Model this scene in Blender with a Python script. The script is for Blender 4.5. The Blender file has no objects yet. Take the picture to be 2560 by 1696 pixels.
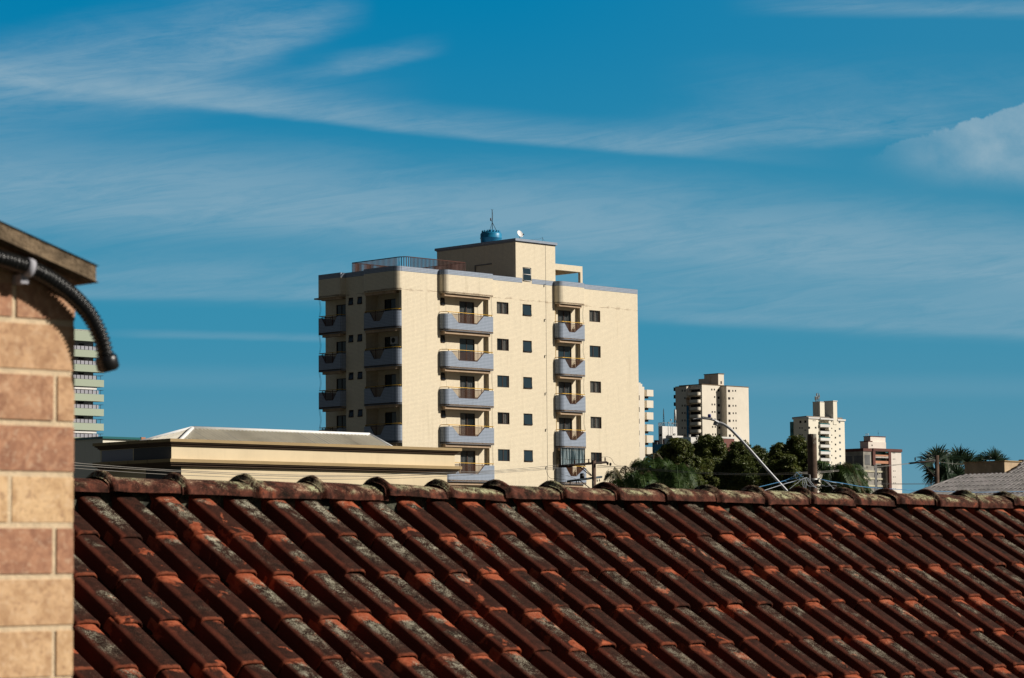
import bpy, bmesh, math, random
from math import sin, cos, pi, radians, atan2, sqrt
from mathutils import Vector as V, Matrix, noise as MN
rnd = random.Random(7)
S = bpy.context.scene
C = S.collection
EH = 6.0                       # eye height above the street
# ------------------------------------------------------------------ camera
FPX = 6518.2; PIT = .0849; ROL = -.0089; TH = .7895
fwd = V((0, cos(PIT), sin(PIT))); up0 = V((0, -sin(PIT), cos(PIT))); rt0 = V((1, 0, 0))
rt = rt0*cos(ROL)+up0*sin(ROL); up = up0*cos(ROL)-rt0*sin(ROL)
camd = bpy.data.cameras.new("camera"); cam = bpy.data.objects.new("camera", camd); C.objects.link(cam)
cam.matrix_world = Matrix(((rt.x, up.x, -fwd.x, 0), (rt.y, up.y, -fwd.y, 0), (rt.z, up.z, -fwd.z, EH), (0, 0, 0, 1)))
camd.sensor_width = 36; camd.lens = 36*FPX/2560; camd.clip_end = 9000; camd.clip_start = .2
camd.dof.use_dof = True; camd.dof.focus_distance = 190; camd.dof.aperture_fstop = 20
S.camera = cam
S.render.resolution_x = 1024; S.render.resolution_y = 678
# ------------------------------------------------------------------ light
EXPO = 0.06
SUN = V((.999*cos(radians(31)), -.048*cos(radians(31)), sin(radians(31)))).normalized()
sl = bpy.data.lights.new("sun", 'SUN'); so = bpy.data.objects.new("sun", sl); C.objects.link(so)
so.rotation_euler = SUN.to_track_quat('Z', 'Y').to_euler(); so.location = (0, 0, 60)
sl.energy = 5.0; sl.angle = radians(.5); sl.color = (1, .93, .83)
S.view_settings.view_transform = 'Standard'; S.view_settings.look = 'None'
S.view_settings.exposure = EXPO; S.view_settings.gamma = 1
W = bpy.data.worlds.new("World"); S.world = W; W.use_nodes = True
class X:                                   # tiny node-expression helper
    nt = None
    def __init__(s, o): s.o = o
    @staticmethod
    def m(op, *a):
        n = X.nt.nodes.new('ShaderNodeMath'); n.operation = op
        for i, v in enumerate(a):
            if isinstance(v, X): X.nt.links.new(v.o, n.inputs[i])
            else: n.inputs[i].default_value = v
        return X(n.outputs[0])
    def __add__(s, b): return X.m('ADD', s, b)
    __radd__ = __add__
    def __sub__(s, b): return X.m('SUBTRACT', s, b)
    def __rsub__(s, b): return X.m('SUBTRACT', b, s)
    def __mul__(s, b): return X.m('MULTIPLY', s, b)
    __rmul__ = __mul__
    def __truediv__(s, b): return X.m('DIVIDE', s, b)
def sstep(x, a, b):
    n = X.nt.nodes.new('ShaderNodeMapRange'); n.interpolation_type = 'SMOOTHSTEP'
    X.nt.links.new(x.o, n.inputs[0])
    for i, v in ((1, a), (2, b), (3, 0), (4, 1)):
        if isinstance(v, X): X.nt.links.new(v.o, n.inputs[i])
        else: n.inputs[i].default_value = v
    return X(n.outputs[0])
def clamp(x): return X.m('MINIMUM', X.m('MAXIMUM', x, 0.), 1.)
def combine(x, y, z):
    n = X.nt.nodes.new('ShaderNodeCombineXYZ')
    for i, v in enumerate((x, y, z)):
        if isinstance(v, X): X.nt.links.new(v.o, n.inputs[i])
        else: n.inputs[i].default_value = v
    return n.outputs[0]
def tnoise(vec, scale, detail=4, rough=.55, dist=0.):
    n = X.nt.nodes.new('ShaderNodeTexNoise')
    n.inputs['Scale'].default_value = scale; n.inputs['Detail'].default_value = detail
    n.inputs['Roughness'].default_value = rough; n.inputs['Distortion'].default_value = dist
    if vec is not None: X.nt.links.new(vec, n.inputs['Vector'])
    return X(n.outputs[0])
def mixc(f, a, b):
    n = X.nt.nodes.new('ShaderNodeMix'); n.data_type = 'RGBA'
    for i, v in ((0, f), (6, a), (7, b)):
        if isinstance(v, X): X.nt.links.new(v.o, n.inputs[i])
        elif isinstance(v, (int, float)): n.inputs[i].default_value = v
        elif isinstance(v, tuple): n.inputs[i].default_value = (*v, 1)
        else: X.nt.links.new(v, n.inputs[i])
    return n.outputs[2]
nt = W.node_tree; nt.nodes.clear(); X.nt = nt
tc = nt.nodes.new('ShaderNodeTexCoord'); sp = nt.nodes.new('ShaderNodeSeparateXYZ'); nt.links.new(tc.outputs['Generated'], sp.inputs[0])
dx, dy, dz = (X(sp.outputs[i]) for i in range(3))
sky = nt.nodes.new('ShaderNodeTexSky'); sky.sky_type = 'NISHITA'; sky.sun_disc = False
sky.sun_elevation = radians(31); sky.sun_rotation = atan2(SUN.x, SUN.y); sky.altitude = 5
sky.air_density = 1.0; sky.dust_density = .6; sky.ozone_density = 2.0
front = sstep(dy, .70, .92)
yy = X.m('MAXIMUM', dy, .2)
A = dx/yy; E_ = dz/yy
g1 = sstep(E_, .0, .10); g2 = sstep(E_, .09, .23)
base = mixc(g1, (.148, .305, .385), (.038, .258, .405))
base = mixc(g2, base, (.001, .197, .396))
base = mixc(sstep(A, -.02, .22)*.30, base, (.070, .262, .380))
vec = combine(A*7., E_*34., 0.); vec2 = combine(A*26.+E_*20., E_*70., 3.); vec3 = combine(A*60., E_*60., 7.)
n1 = tnoise(vec, 1., 8, .64, .5); n2 = tnoise(vec2, 1., 8, .66, .7); n3 = tnoise(vec3, 1., 6, .6, .3); n4 = tnoise(combine(A*22.-E_*30., E_*150.-A*14., 5.), 1., 9, .72, .9)
def band(e0, e1, e2, wlo, wup, amp, a0, a1, a2, a3, nn, wob=.004):
    ec = e0+A*e1+A*A*e2+(n1-.5)*wob
    d_ = E_-ec
    lo = sstep(d_, -wlo, 0.); hi = 1.-sstep(d_, 0., wup)
    win = sstep(A, a0, a1)*(1.-sstep(A, a2, a3))
    return lo*hi*win*amp*clamp(nn*1.25+(n4-.5)*1.7-.02)
cl = [band(.130, -.085, -.10, .026, .034, .58, -1, -.5, .5, 1, n1*.7+.38, .020),          # the broad pale veil
      band(.103, -.055, -.05, .012, .016, .38, -.4, -.1, .5, 1, n1*.8+.2, .010),
      band(.1640, -.105, .10, .0035, .013, .46, -.30, -.25, .02, .14, n2*.9+.2, .005),
      band(.1700, -.045, .1, .004, .030, .34, -.30, -.22, -.11, -.02, n1*.7+n2*.4, .006),
      band(.2290, .30, 0., .010, .016, .52, -.155, -.10, -.080, -.050, n2*1.1, .012),
      band(.2330, .22, 0., .022, .024, .34, -.30, -.20, -.11, -.06, n2*1.1-.05, .02),
      band(.2035, .20, 0., .004, .008, .34, -.09, -.06, -.045, -.02, n2*1.1, .008),
      band(.2000, .12, 0., .02, .03, .34, -.30, -.24, -.15, -.08, n2*.6+n1*.5-.05, .02),
      band(.159, .035, 0., .006, .016, .42, .03, .08, .15, .20, n2*1., .012),
      band(.180, .0, 0., .02, .02, .16, .05, .10, .20, .25, n2*1.2-.15, .012),
      band(.102, -.01, 0., .003, .004, .24, -.3, -.2, -.09, .0, n1+.2),
      band(.0965, -.055, 0., .004, .005, .26, .03, .07, .3, .4, n1+.2),
      band(.0835, -.03, 0., .002, .003, .20, -.17, -.13, -.06, -.03, n1+.2),
      band(.216, -.02, 0., .005, .007, .42, .08, .13, .3, .4, n1+.1),
      band(.068, -.02, 0., .006, .008, .10, -.3, -.2, .3, .4, n1+.3)]
tot = cl[0]
for b in cl[1:]: tot = tot+b-tot*b
cumtop = .1565+sstep(A, .142, .165)*.010+sstep(A, .17, .20)*.010+(n3-.5)*.016
cum = sstep(E_, A*-.06+(n1-.5)*.008+.150, A*-.06+(n1-.5)*.008+.165)*(1.-sstep(E_, cumtop-.0016, cumtop))*sstep(A, .130, .190)*clamp(.60+(n3-.5)*1.1+(n2-.5)*.4)
tot = clamp(tot+cum-tot*cum)
view = mixc(tot, base, (.29, .43, .52))
sk = nt.nodes.new('ShaderNodeVectorMath'); sk.operation = 'SCALE'; sk.inputs[3].default_value = .05; nt.links.new(sky.outputs[0], sk.inputs[0])
# the rest of the sky, behind and above: the Nishita sky dimmed towards dark grey to set the shade level
rest = mixc(.80, sk.outputs[0], (.024, .026, .031))
hi = 1.-sstep(E_, .25, .48)
full = mixc(front*hi, rest, view)
bg = nt.nodes.new('ShaderNodeBackground'); bg.inputs[1].default_value = 1.0; nt.links.new(full, bg.inputs[0])
wo = nt.nodes.new('ShaderNodeOutputWorld'); nt.links.new(bg.outputs[0], wo.inputs[0])

# ------------------------------------------------------------------ helpers
d0 = V((cos(TH), sin(TH), 0)); n0 = V((-sin(TH), cos(TH), 0))
def ray(x, y):
    v = fwd+rt*((x-1280)/FPX)+up*((848-y)/FPX); return v/v.y
def at(x, y, Y): return ray(x, y)*Y         # relative to the eye
class Mesh:
    def __init__(s): s.v = []; s.f = []; s.uv = []; s.mi = []; s.sm = []
    def poly(s, pts, m=0, sm=False):
        b = len(s.v); s.v += [tuple(p) for p in pts]; s.f.append(tuple(range(b, b+len(pts)))); s.mi.append(m); s.sm.append(sm)
    def box(s, a0, a1, b0, b1, c0, c1, m=0):
        if a0 > a1: a0, a1 = a1, a0
        if b0 > b1: b0, b1 = b1, b0
        if c0 > c1: c0, c1 = c1, c0
        b = len(s.v)
        s.v += [(a0, b0, c0), (a1, b0, c0), (a1, b1, c0), (a0, b1, c0), (a0, b0, c1), (a1, b0, c1), (a1, b1, c1), (a0, b1, c1)]
        for q in ((0, 3, 2, 1), (4, 5, 6, 7), (0, 1, 5, 4), (1, 2, 6, 5), (2, 3, 7, 6), (3, 0, 4, 7)):
            s.f.append(tuple(b+i for i in q)); s.mi.append(m); s.sm.append(False)
        return s
    def tube(s, pts, r, n=6, caps=True, r2=None, m=0):
        pts = [V(p) for p in pts]; b = len(s.v); N = len(pts)
        u = None
        for i, p in enumerate(pts):
            t = (pts[min(i+1, N-1)]-pts[max(i-1, 0)])
            t = t.normalized() if t.length > 1e-9 else V((0, 0, 1))
            if u is None:
                a = V((0, 0, 1)) if abs(t.z) < .9 else V((1, 0, 0)); u = t.cross(a).normalized()
            else: u = (u-t*u.dot(t)).normalized()
            w = t.cross(u)
            rr = r(i/(N-1)) if callable(r) else (r if r2 is None else r+(r2-r)*i/(N-1))
            for k in range(n):
                s.v.append(tuple(p+(u*cos(2*pi*k/n)+w*sin(2*pi*k/n))*rr))
        for i in range(N-1):
            for k in range(n):
                a = b+i*n+k; c = b+i*n+(k+1) % n
                s.f.append((a, c, c+n, a+n)); s.mi.append(m); s.sm.append(True)
        if caps:
            s.f.append(tuple(b+k for k in reversed(range(n)))); s.mi.append(m); s.sm.append(False)
            s.f.append(tuple(b+(N-1)*n+k for k in range(n))); s.mi.append(m); s.sm.append(False)
        return s
    def prism(s, poly, z0, z1, m=0):
        b = len(s.v); n = len(poly)
        s.v += [(p[0], p[1], z0) for p in poly]+[(p[0], p[1], z1) for p in poly]
        s.f.append(tuple(b+i for i in reversed(range(n)))); s.f.append(tuple(b+n+i for i in range(n)))
        for i in range(n): j = (i+1) % n; s.f.append((b+i, b+j, b+n+j, b+n+i))
        s.mi += [m]*(n+2); s.sm += [False]*(n+2); return s
    def wall(s, plane, c, a0, a1, z0, z1, holes, dep, flip=False):
        """sheet at plane 'w'=c or 'u'=c with rectangular openings (a0,a1,z0,z1) and reveals of depth dep"""
        P = (lambda a, z, k=0: (a, c+k, z)) if plane == 'w' else (lambda a, z, k=0: (c+k, a, z))
        xs = sorted({a0, a1, *[h[0] for h in holes], *[h[1] for h in holes]}); xs = [x for x in xs if a0 <= x <= a1]
        zs = sorted({z0, z1, *[h[2] for h in holes], *[h[3] for h in holes]}); zs = [z for z in zs if z0 <= z <= z1]
        for i in range(len(xs)-1):
            j = 0
            while j < len(zs)-1:
                def inh(jj):
                    mx, mz = (xs[i]+xs[i+1])/2, (zs[jj]+zs[jj+1])/2
                    return any(h[0] < mx < h[1] and h[2] < mz < h[3] for h in holes)
                if inh(j): j += 1; continue
                k = j
                while k+1 < len(zs)-1 and not inh(k+1): k += 1
                q = [P(xs[i], zs[j]), P(xs[i+1], zs[j]), P(xs[i+1], zs[k+1]), P(xs[i], zs[k+1])]
                if flip: q.reverse()
                s.poly(q); j = k+1
        for h in holes:
            e = [(h[0], h[2]), (h[1], h[2]), (h[1], h[3]), (h[0], h[3])]
            for i in range(4):
                a, b_ = e[i], e[(i+1) % 4]
                s.poly([P(a[0], a[1]), P(b_[0], b_[1]), P(b_[0], b_[1], dep), P(a[0], a[1], dep)])
        return s
    def mesh(s, name, dz=0):
        me = bpy.data.meshes.new(name)
        me.from_pydata([(x, y, z+dz) for x, y, z in s.v], [], s.f)
        me.polygons.foreach_set('material_index', s.mi); me.polygons.foreach_set('use_smooth', s.sm)
        me.update(); return me
def tag(o, label=None, cat=None, group=None, kind=None):
    if label: o['label'] = label
    if cat: o['category'] = cat
    if group: o['group'] = group
    if kind: o['kind'] = kind
    return o
def obj(name, mb, mats, parent=None, dz=EH, loc=None, attrs=None):
    me = mb.mesh(name, dz) if isinstance(mb, Mesh) else mb
    o = bpy.data.objects.new(name, me); C.objects.link(o)
    if isinstance(mb, Mesh):
        for m in (mats if isinstance(mats, (list, tuple)) else [mats]): me.materials.append(m)
    if parent: o.parent = parent
    if loc: o.location = loc
    return o
def empty(name, loc, rz=0, label=None, cat=None, group=None):
    o = bpy.data.objects.new(name, None); C.objects.link(o); o.location = loc; o.rotation_euler = (0, 0, rz); o.empty_display_size = .5
    return tag(o, label, cat, group)
def copy_tree(o, parent=None):
    c = o.copy(); C.objects.link(c)
    if parent: c.parent = parent
    for ch in list(o.children): copy_tree(ch, c)
    return c
def smooth_curve(pts, n=8):
    pts = [V(p) for p in pts]; out = []
    P = [pts[0]*2-pts[1]]+pts+[pts[-1]*2-pts[-2]]
    for i in range(1, len(P)-2):
        for k in range(n):
            t = k/n; a, b, c, d = P[i-1], P[i], P[i+1], P[i+2]
            out.append(.5*((2*b)+(c-a)*t+(2*a-5*b+4*c-d)*t*t+(3*b-a-3*c+d)*t**3))
    out.append(pts[-1]); return out
# ------------------------------------------------------------------ materials
def newmat(name):
    m = bpy.data.materials.new(name); m.use_nodes = True; X.nt = m.node_tree
    p = m.node_tree.nodes['Principled BSDF']; return m, p
def objco():
    return X.nt.nodes.new('ShaderNodeTexCoord').outputs['Object']
def sep(v):
    n = X.nt.nodes.new('ShaderNodeSeparateXYZ'); X.nt.links.new(v, n.inputs[0]); return [X(n.outputs[i]) for i in range(3)]
def paint(name, col, rough=.8, var=.12, scale=.6, metal=0., dirt=None, streak=0., bump=0., bscale=30., spec=.3):
    m, p = newmat(name); co = objco()
    n = tnoise(co, scale, 5, .6)
    dk = tuple(c*(1-var*2) for c in col); lt = tuple(min(1, c*(1+var)) for c in col)
    c = mixc(sstep(n, .3, .7), dk, lt)
    if streak:
        x, y, z = sep(co)
        s = tnoise(combine(x*5., y*5., z*.35), 1., 4, .6)
        c = mixc(sstep(s, .5, .75)*streak, c, tuple(k*.45 for k in (dirt or col)))
    X.nt.links.new(c, p.inputs['Base Color']); p.inputs['Roughness'].default_value = rough
    p.inputs['Metallic'].default_value = metal; p.inputs['Specular IOR Level'].default_value = spec
    if bump:
        b = X.nt.nodes.new('ShaderNodeBump'); b.inputs['Strength'].default_value = bump; b.inputs['Distance'].default_value = .01
        X.nt.links.new(tnoise(co, bscale, 4).o, b.inputs['Height']); X.nt.links.new(b.outputs[0], p.inputs['Normal'])
    return m
def tilegrid(name, col, grout, pu=.132, pz=.094, lw=.10, amt=.8, streak=.25, cracks=False):
    m, p = newmat(name); co = objco(); x, y, z = sep(co)
    h = x+y
    fu = X.m('FRACT', h/pu); fz = X.m('FRACT', z/pz)
    wob = tnoise(co, 1.3, 4, .6)
    mu = 1.-sstep(fu, 0., lw)*(1.-sstep(fu, 1-lw, 1.)); mz = 1.-sstep(fz, 0., lw*1.5)*(1.-sstep(fz, 1-lw*1.5, 1.))
    msk = clamp(mu*.7+mz)
    cell = X.nt.nodes.new('ShaderNodeTexWhiteNoise'); X.nt.links.new(combine(X.m('FLOOR', h/pu), X.m('FLOOR', z/pz), 0.), cell.inputs['Vector'])
    cw = X(cell.outputs['Value'])
    c = mixc(cw*.5+sstep(wob, .3, .7)*.5, tuple(k*.90 for k in col), tuple(min(1, k*1.05) for k in col))
    s = tnoise(combine(x*2.2, y*2.2, z*.22), 1., 5, .65); st = sstep(s, .52, .78)*streak
    c = mixc(st, c, tuple(k*.55 for k in (col[0], col[1]*.95, col[2]*.85)))
    c = mixc(msk*(amt-.35+wob*.7), c, grout)
    if cracks:
        cz = 25.94+(tnoise(combine(x*.5, y*.5, 0.), 1., 3)-.5)*.35
        ln = 1.-sstep(X.m('ABSOLUTE', z-cz), .012, .035)
        ln2 = (1.-sstep(X.m('ABSOLUTE', z-cz), .05, .16))*sstep(tnoise(combine(x*1.6, y*1.6, z*.5), 1., 3), .5, .62)*.35
        c = mixc(clamp(ln*sstep(tnoise(combine(x*.7, y*.7, 3.), 1., 4), .44, .54)*.75+ln2), c, (.34, .24, .15))
    X.nt.links.new(c, p.inputs['Base Color']); p.inputs['Roughness'].default_value = .45; p.inputs['Specular IOR Level'].default_value = .3
    return m
def glass(name, col=(.02, .035, .045), rough=.06, trans=0.):
    m, p = newmat(name)
    p.inputs['Base Color'].default_value = (*col, 1); p.inputs['Roughness'].default_value = rough
    p.inputs['Specular IOR Level'].default_value = .6
    if trans:
        nt = m.node_tree; mx = nt.nodes.new('ShaderNodeMixShader'); tr = nt.nodes.new('ShaderNodeBsdfTransparent'); mx.inputs[0].default_value = trans
        nt.links.new(p.outputs[0], mx.inputs[1]); nt.links.new(tr.outputs[0], mx.inputs[2]); nt.links.new(mx.outputs[0], nt.nodes['Material Output'].inputs[0])
    return m
M = dict(
 cream_tile=tilegrid('cream_tile', (.90, .80, .60), (.36, .25, .15), lw=.13, amt=.72, streak=.38, cracks=True),
 blue_tile=tilegrid('blue_tile', (.37, .43, .53), (.12, .15, .19), pu=.145, pz=.11, lw=.15, amt=.9, streak=.35),
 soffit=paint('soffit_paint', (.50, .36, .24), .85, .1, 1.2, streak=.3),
 brown=paint('brown_frame', (.045, .022, .014), .5, .1),
 brown2=paint('brown_wall', (.30, .15, .08), .8),
 gold=paint('brass_rail', (.62, .36, .04), .35, .1, 3., metal=.3),
 rail_brown=paint('railing_brown', (.075, .028, .02), .6, .1),
 amber=glass('amber_glass', (.10, .04, .02), .1, .55),
 glass=glass('window_glass', (.022, .042, .055), .05),
 glassclear=glass('clear_glass', (.02, .03, .035), .05, .72),
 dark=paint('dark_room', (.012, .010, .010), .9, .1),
 curtain=paint('curtain_cloth', (.50, .47, .42), .95, .1, 3.),
 curtain_g=paint('grey_curtain', (.27, .27, .26), .95, .1, 3.),
 white=paint('white_paint', (.78, .76, .72), .6, .06, 1.),
 whitewall=paint('white_wall', (.74, .72, .68), .8, .06, .1, streak=.2),
 steel=paint('steel', (.30, .30, .29), .5, .15, 4., metal=.6),
 black=paint('black_metal', (.012, .012, .013), .5, .1),
 tank=paint('tank_blue', (.015, .22, .40), .4, .08, 2.),
 dish=paint('dish_white', (.80, .78, .76), .4, .05),
 roofing=paint('roof_slab', (.22, .19, .16), .9),
 cream=paint('cream_render', (.76, .63, .42), .85, .045, .5, streak=.10, bump=.2, bscale=8.),
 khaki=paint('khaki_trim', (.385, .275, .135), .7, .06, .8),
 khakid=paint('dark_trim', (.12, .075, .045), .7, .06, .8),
 fibre=paint('fibre_cement', (.70, .66, .56), .8, .05, 1.2, streak=.15),
 ridge_w=paint('roof_ridge_white', (.75, .76, .76), .6, .05),
 greenish=paint('sage_render', (.42, .48, .37), .85, .04, .03),
 lilac=paint('grey_lilac_render', (.38, .38, .42), .85, .05, .1),
 teal=glass('teal_glass', (.03, .15, .16), .12),
 beige=paint('beige_render', (.80, .73, .61), .85, .06, .05, streak=.28),
 beige2=paint('cream_render_far', (.86, .80, .66), .85, .04, .05, streak=.12),
 pinkish=paint('pale_pink_render', (.78, .71, .63), .85, .05, .08, streak=.1),
 brickred=paint('brick_red', (.20, .085, .07), .85, .08, .1),
 blockgrey=paint('bare_block', (.33, .31, .27), .95, .14, .25, streak=.3),
 blockdark=paint('bare_block_dark', (.15, .15, .15), .95, .12, .25),
 slabpale=paint('slab_edge', (.56, .52, .38), .9, .1, .3),
 salmon=paint('salmon_panel', (.52, .24, .14), .8, .05, .2),
 maroon=paint('maroon_trim', (.13, .05, .04), .8, .08, .2),
 winfar=paint('far_window', (.016, .013, .013), .6, .1, spec=.15),
 winfarb=paint('far_window_light', (.14, .17, .19), .5, .2, .3),
 concrete=paint('weathered_concrete', (.20, .145, .09), .95, .25, 45., bump=.6, bscale=200.),
 pole=paint('concrete_pole', (.13, .085, .062), .95, .22, 2.5, streak=.3, bump=.4, bscale=25.),
 poletop=paint('pole_broken_top', (.27, .25, .21), .95, .25, 12.),
 arm=paint('steel_arm', (.42, .43, .45), .45, .08, 2., metal=.2),
 timber=paint('dark_timber', (.035, .022, .018), .8, .2, 3.),
 timberb=paint('blue_grey_arm', (.055, .08, .10), .7, .2, 3.),
 porcelain=paint('brown_porcelain', (.075, .022, .015), .3, .1),
 cable=paint('cable_grey', (.20, .185, .165), .7, .1),
 cabled=paint('cable_dark', (.05, .045, .042), .7, .1),
 cablew=paint('cable_white', (.42, .46, .50), .6, .1),
 cableb=paint('cable_blue', (.06, .22, .42), .6, .1),
 bark=paint('bark', (.09, .06, .042), .95, .2, 5., bump=.6),
 mortar=paint('brick_mortar', (.72, .56, .37), .95, .08, 60., bump=.3, bscale=300),
 asphalt=paint('asphalt', (.055, .053, .05), .9, .15, .4),
 earth=paint('ground', (.050, .055, .045), .95, .3, .05),
 pave=paint('pavement', (.20, .19, .17), .9, .12, .6),
 plaster=paint('house_plaster', (.55, .42, .30), .9, .1, .8, streak=.3),
 conduit=paint('black_conduit', (.010, .010, .010), .33, .1, 80., spec=.5),
 boxrender=paint('brown_render', (.56, .42, .27), .9, .14, 1.4, streak=.3, bump=.3),  # one brown render colour for every side of the tank housing
)
def leafmat(name, c1, c2, c3, sc=.5):
    m, p = newmat(name); co = objco()
    n = tnoise(co, sc, 4, .6); n2 = tnoise(co, sc*7, 3, .6)
    c = mixc(sstep(n, .35, .65), c1, c2); c = mixc(sstep(n2, .52, .72)*.8, c, c3)
    X.nt.links.new(c, p.inputs['Base Color']); p.inputs['Roughness'].default_value = .5; p.inputs['Specular IOR Level'].default_value = .3
    nt = m.node_tree; tr = nt.nodes.new('ShaderNodeBsdfTranslucent'); ad = nt.nodes.new('ShaderNodeMixShader'); ad.inputs[0].default_value = .3
    nt.links.new(c, tr.inputs[0]); nt.links.new(p.outputs[0], ad.inputs[1]); nt.links.new(tr.outputs[0], ad.inputs[2]); nt.links.new(ad.outputs[0], nt.nodes['Material Output'].inputs[0])
    return m
M['leaf'] = leafmat('mango_leaf', (.060, .085, .020), (.125, .148, .034), (.22, .20, .055))
M['leaf2'] = leafmat('dark_leaf', (.050, .076, .020), (.105, .13, .032), (.19, .175, .05))
M['palm'] = leafmat('palm_leaf', (.035, .075, .018), (.07, .125, .03), (.15, .19, .06), 1.5)
M['palmdry'] = leafmat('palm_dry', (.09, .09, .035), (.16, .13, .06), (.24, .19, .11), 2.)
M['fan'] = leafmat('fan_palm_leaf', (.024, .050, .030), (.045, .082, .045), (.10, .125, .05), 1.5)

# ------------------------------------------------------------------ ground
g = Mesh(); g.poly([(-4000, -300, 0), (4000, -300, 0), (4000, 7000, 0), (-4000, 7000, 0)]); tag(obj('ground', g, M['earth'], dz=0), kind='structure')
def strip(name, c, hw, ln, z, mat, axis=d0):
    nrm = V((-axis.y, axis.x, 0)); m = Mesh(); a = c-axis*ln; b = c+axis*ln
    m.poly([a-nrm*hw+V((0, 0, z)), b-nrm*hw+V((0, 0, z)), b+nrm*hw+V((0, 0, z)), a+nrm*hw+V((0, 0, z))])
    return tag(obj(name, m, mat, dz=0), kind='structure')
strip('road', V((10, 78, 0)), 4.0, 180, .004, M['asphalt']); strip('road', V((2, 178, 0))-n0*10, 4.5, 200, .004, M['asphalt'])
for c, hw in ((V((10, 78, 0)), 4.0), (V((2, 178, 0))-n0*10, 4.5)):
    for s in (-1, 1):
        m = Mesh(); cc = c+n0*s*(hw+1.1); m.box(-170, 170, -1.0, 1.0, 0, .13)
        o = tag(obj('pavement', m, M['pave'], dz=0), kind='structure'); o.location = cc; o.rotation_euler.z = TH

# ------------------------------------------------------------------ root with local plane tools
class Root:
    def __init__(s, name, px, Y, label, cat, th=TH, group=None, ground=0.):
        p = at(px, 1400, Y); s.o = V((p.x, p.y, 0)); s.d = V((cos(th), sin(th), 0)); s.n = V((-sin(th), cos(th), 0)); s.th = th
        s.e = empty(name, (p.x, p.y, ground), th, label, cat, group); s.dz = EH-ground
    def F(s, x, y, w=0.):                # pixel -> (u, z) on the plane w
        v = ray(x, y); o = s.o+s.n*w; t = o.dot(s.n)/v.dot(s.n); P = v*t; return (P-o).dot(s.d), P.z
    def L(s, x, y, u=0.):                # pixel -> (w, z) on the plane u
        v = ray(x, y); o = s.o+s.d*u; t = o.dot(s.d)/v.dot(s.d); P = v*t; return (P-o).dot(s.n), P.z
    def w(s, u, w_, z): return s.o+s.d*u+s.n*w_+V((0, 0, z+EH))
    def part(s, name, mb, mat, parent=None, loc=None, label=None, dz=None):
        o = obj(name, mb, mat, parent or s.e, s.dz if dz is None else dz, loc)
        if label: o['label'] = label
        return o
# ================================================================== the cream tiled apartment building
B = Root('apartment_building', 1004, 190.06, 'cream tiled apartment block with blue balconies and rooftop storey, largest building in the middle', 'apartment building')
B.o = V((-8.06, 190.06, 0)); B.e.location = B.o
WU, WD, ZT, ZB, GZ = 25.8, 9.84, 21.63, 21.26, -EH
NF = 7                                       # storeys built down to the street
def zf(k): return 17.08-2.8*k                # underside of balcony k
holes = []
for k in range(6):
    zt = 19.63-2.8*k
    holes += [(9.83, 11.10, zt-.90, zt), (12.62, 13.60, zt-.89, zt), (20.11, 21.37, zt-.91, zt)]
holes += [(12.66, 13.62, 21.42, 22.48)]
recM = (3.86, 8.93, GZ, 19.87); recR = (16.2, 19.05, GZ, 19.87)
m = Mesh()
m.wall('w', 0, 0, 11.93, GZ, ZB, [h for h in holes if h[1] < 11.93]+[recM], .14)
m.wall('w', 0, 11.93, 16.3, GZ, ZB, [h for h in holes if 11.93 < h[0] < 16.3 and h[2] < 21]+[(16.2, 16.3, GZ, 19.87)], .14)
m.wall('w', 0, 16.3, WU, GZ, ZB, [h for h in holes if h[0] > 16.3]+[(16.3, 19.05, GZ, 19.87)], .14)
# recess interiors on the front
for (a, b) in ((3.86, 8.93), (16.2, 19.05)):
    m.poly([(a, 0, GZ), (a, .3, GZ), (a, .3, 19.87), (a, 0, 19.87)]); m.poly([(b, .3, GZ), (b, 0, GZ), (b, 0, 19.87), (b, .3, 19.87)])
def dz_(k): return zf(k)+.15+2.23
dM = []; dR = []; bM = []; dC = []; dL = []
for k in range(-1, 6):
    zt = 19.46-2.8*(k+1)
    dM.append((6.18, 7.74, zt-2.2, zt)); dR.append((16.83, 18.34, zt-2.2, zt)); bM.append((4.2, 4.68, zt-.42, zt+.15))
    dC.append((1.95, 3.20, zt-2.2, zt)); dL.append((7.50, 8.60, zt-2.2, zt))
m.wall('w', .3, 3.86, 8.93, GZ, 19.87, dM+bM, .12)
m.wall('w', .3, 16.2, 19.05, GZ, 19.87, dR, .12)
# left (shaded) face: pier, corner recess, middle bay with small windows, open recess
sw = []
for k in range(6):
    zt = 19.72-2.8*k
    sw += [(5.32, 5.86, zt-.56, zt), (4.32, 4.86, zt-.56, zt)]
m.poly([(0, .25, GZ), (0, 0, GZ), (0, 0, ZB), (0, .25, ZB)])
m.poly([(0, .25, GZ), (0, .25, 19.87), (1.2, .25, 19.87), (1.2, .25, GZ)])
m.poly([(0, 3.93, GZ), (1.2, 3.93, GZ), (1.2, 3.93, 19.87), (0, 3.93, 19.87)])
m.wall('u', 1.2, .25, 3.93, GZ, 19.87, dC, .12, True)
m.wall('u', 0, 3.93, 6.15, GZ, ZB, sw, .14, True)
m.wall('u', 0, .25, 3.93, 19.87, ZB, [], .1, True)
m.poly([(0, 6.15, GZ), (0, 6.15, 19.87), (1.2, 6.15, 19.87), (1.2, 6.15, GZ)])
m.wall('u', 1.2, 6.15, WD, GZ, 19.87, dL, .12, True)
m.wall('u', 0, 6.15, 8.7, 19.87, ZB, [], .1, True)
m.wall('u', 1.2, 8.7, WD, 19.87, ZB, [], .1, True)
m.poly([(0, 8.7, 19.87), (0, 8.7, ZB), (1.2, 8.7, ZB), (1.2, 8.7, 19.87)])
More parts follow.
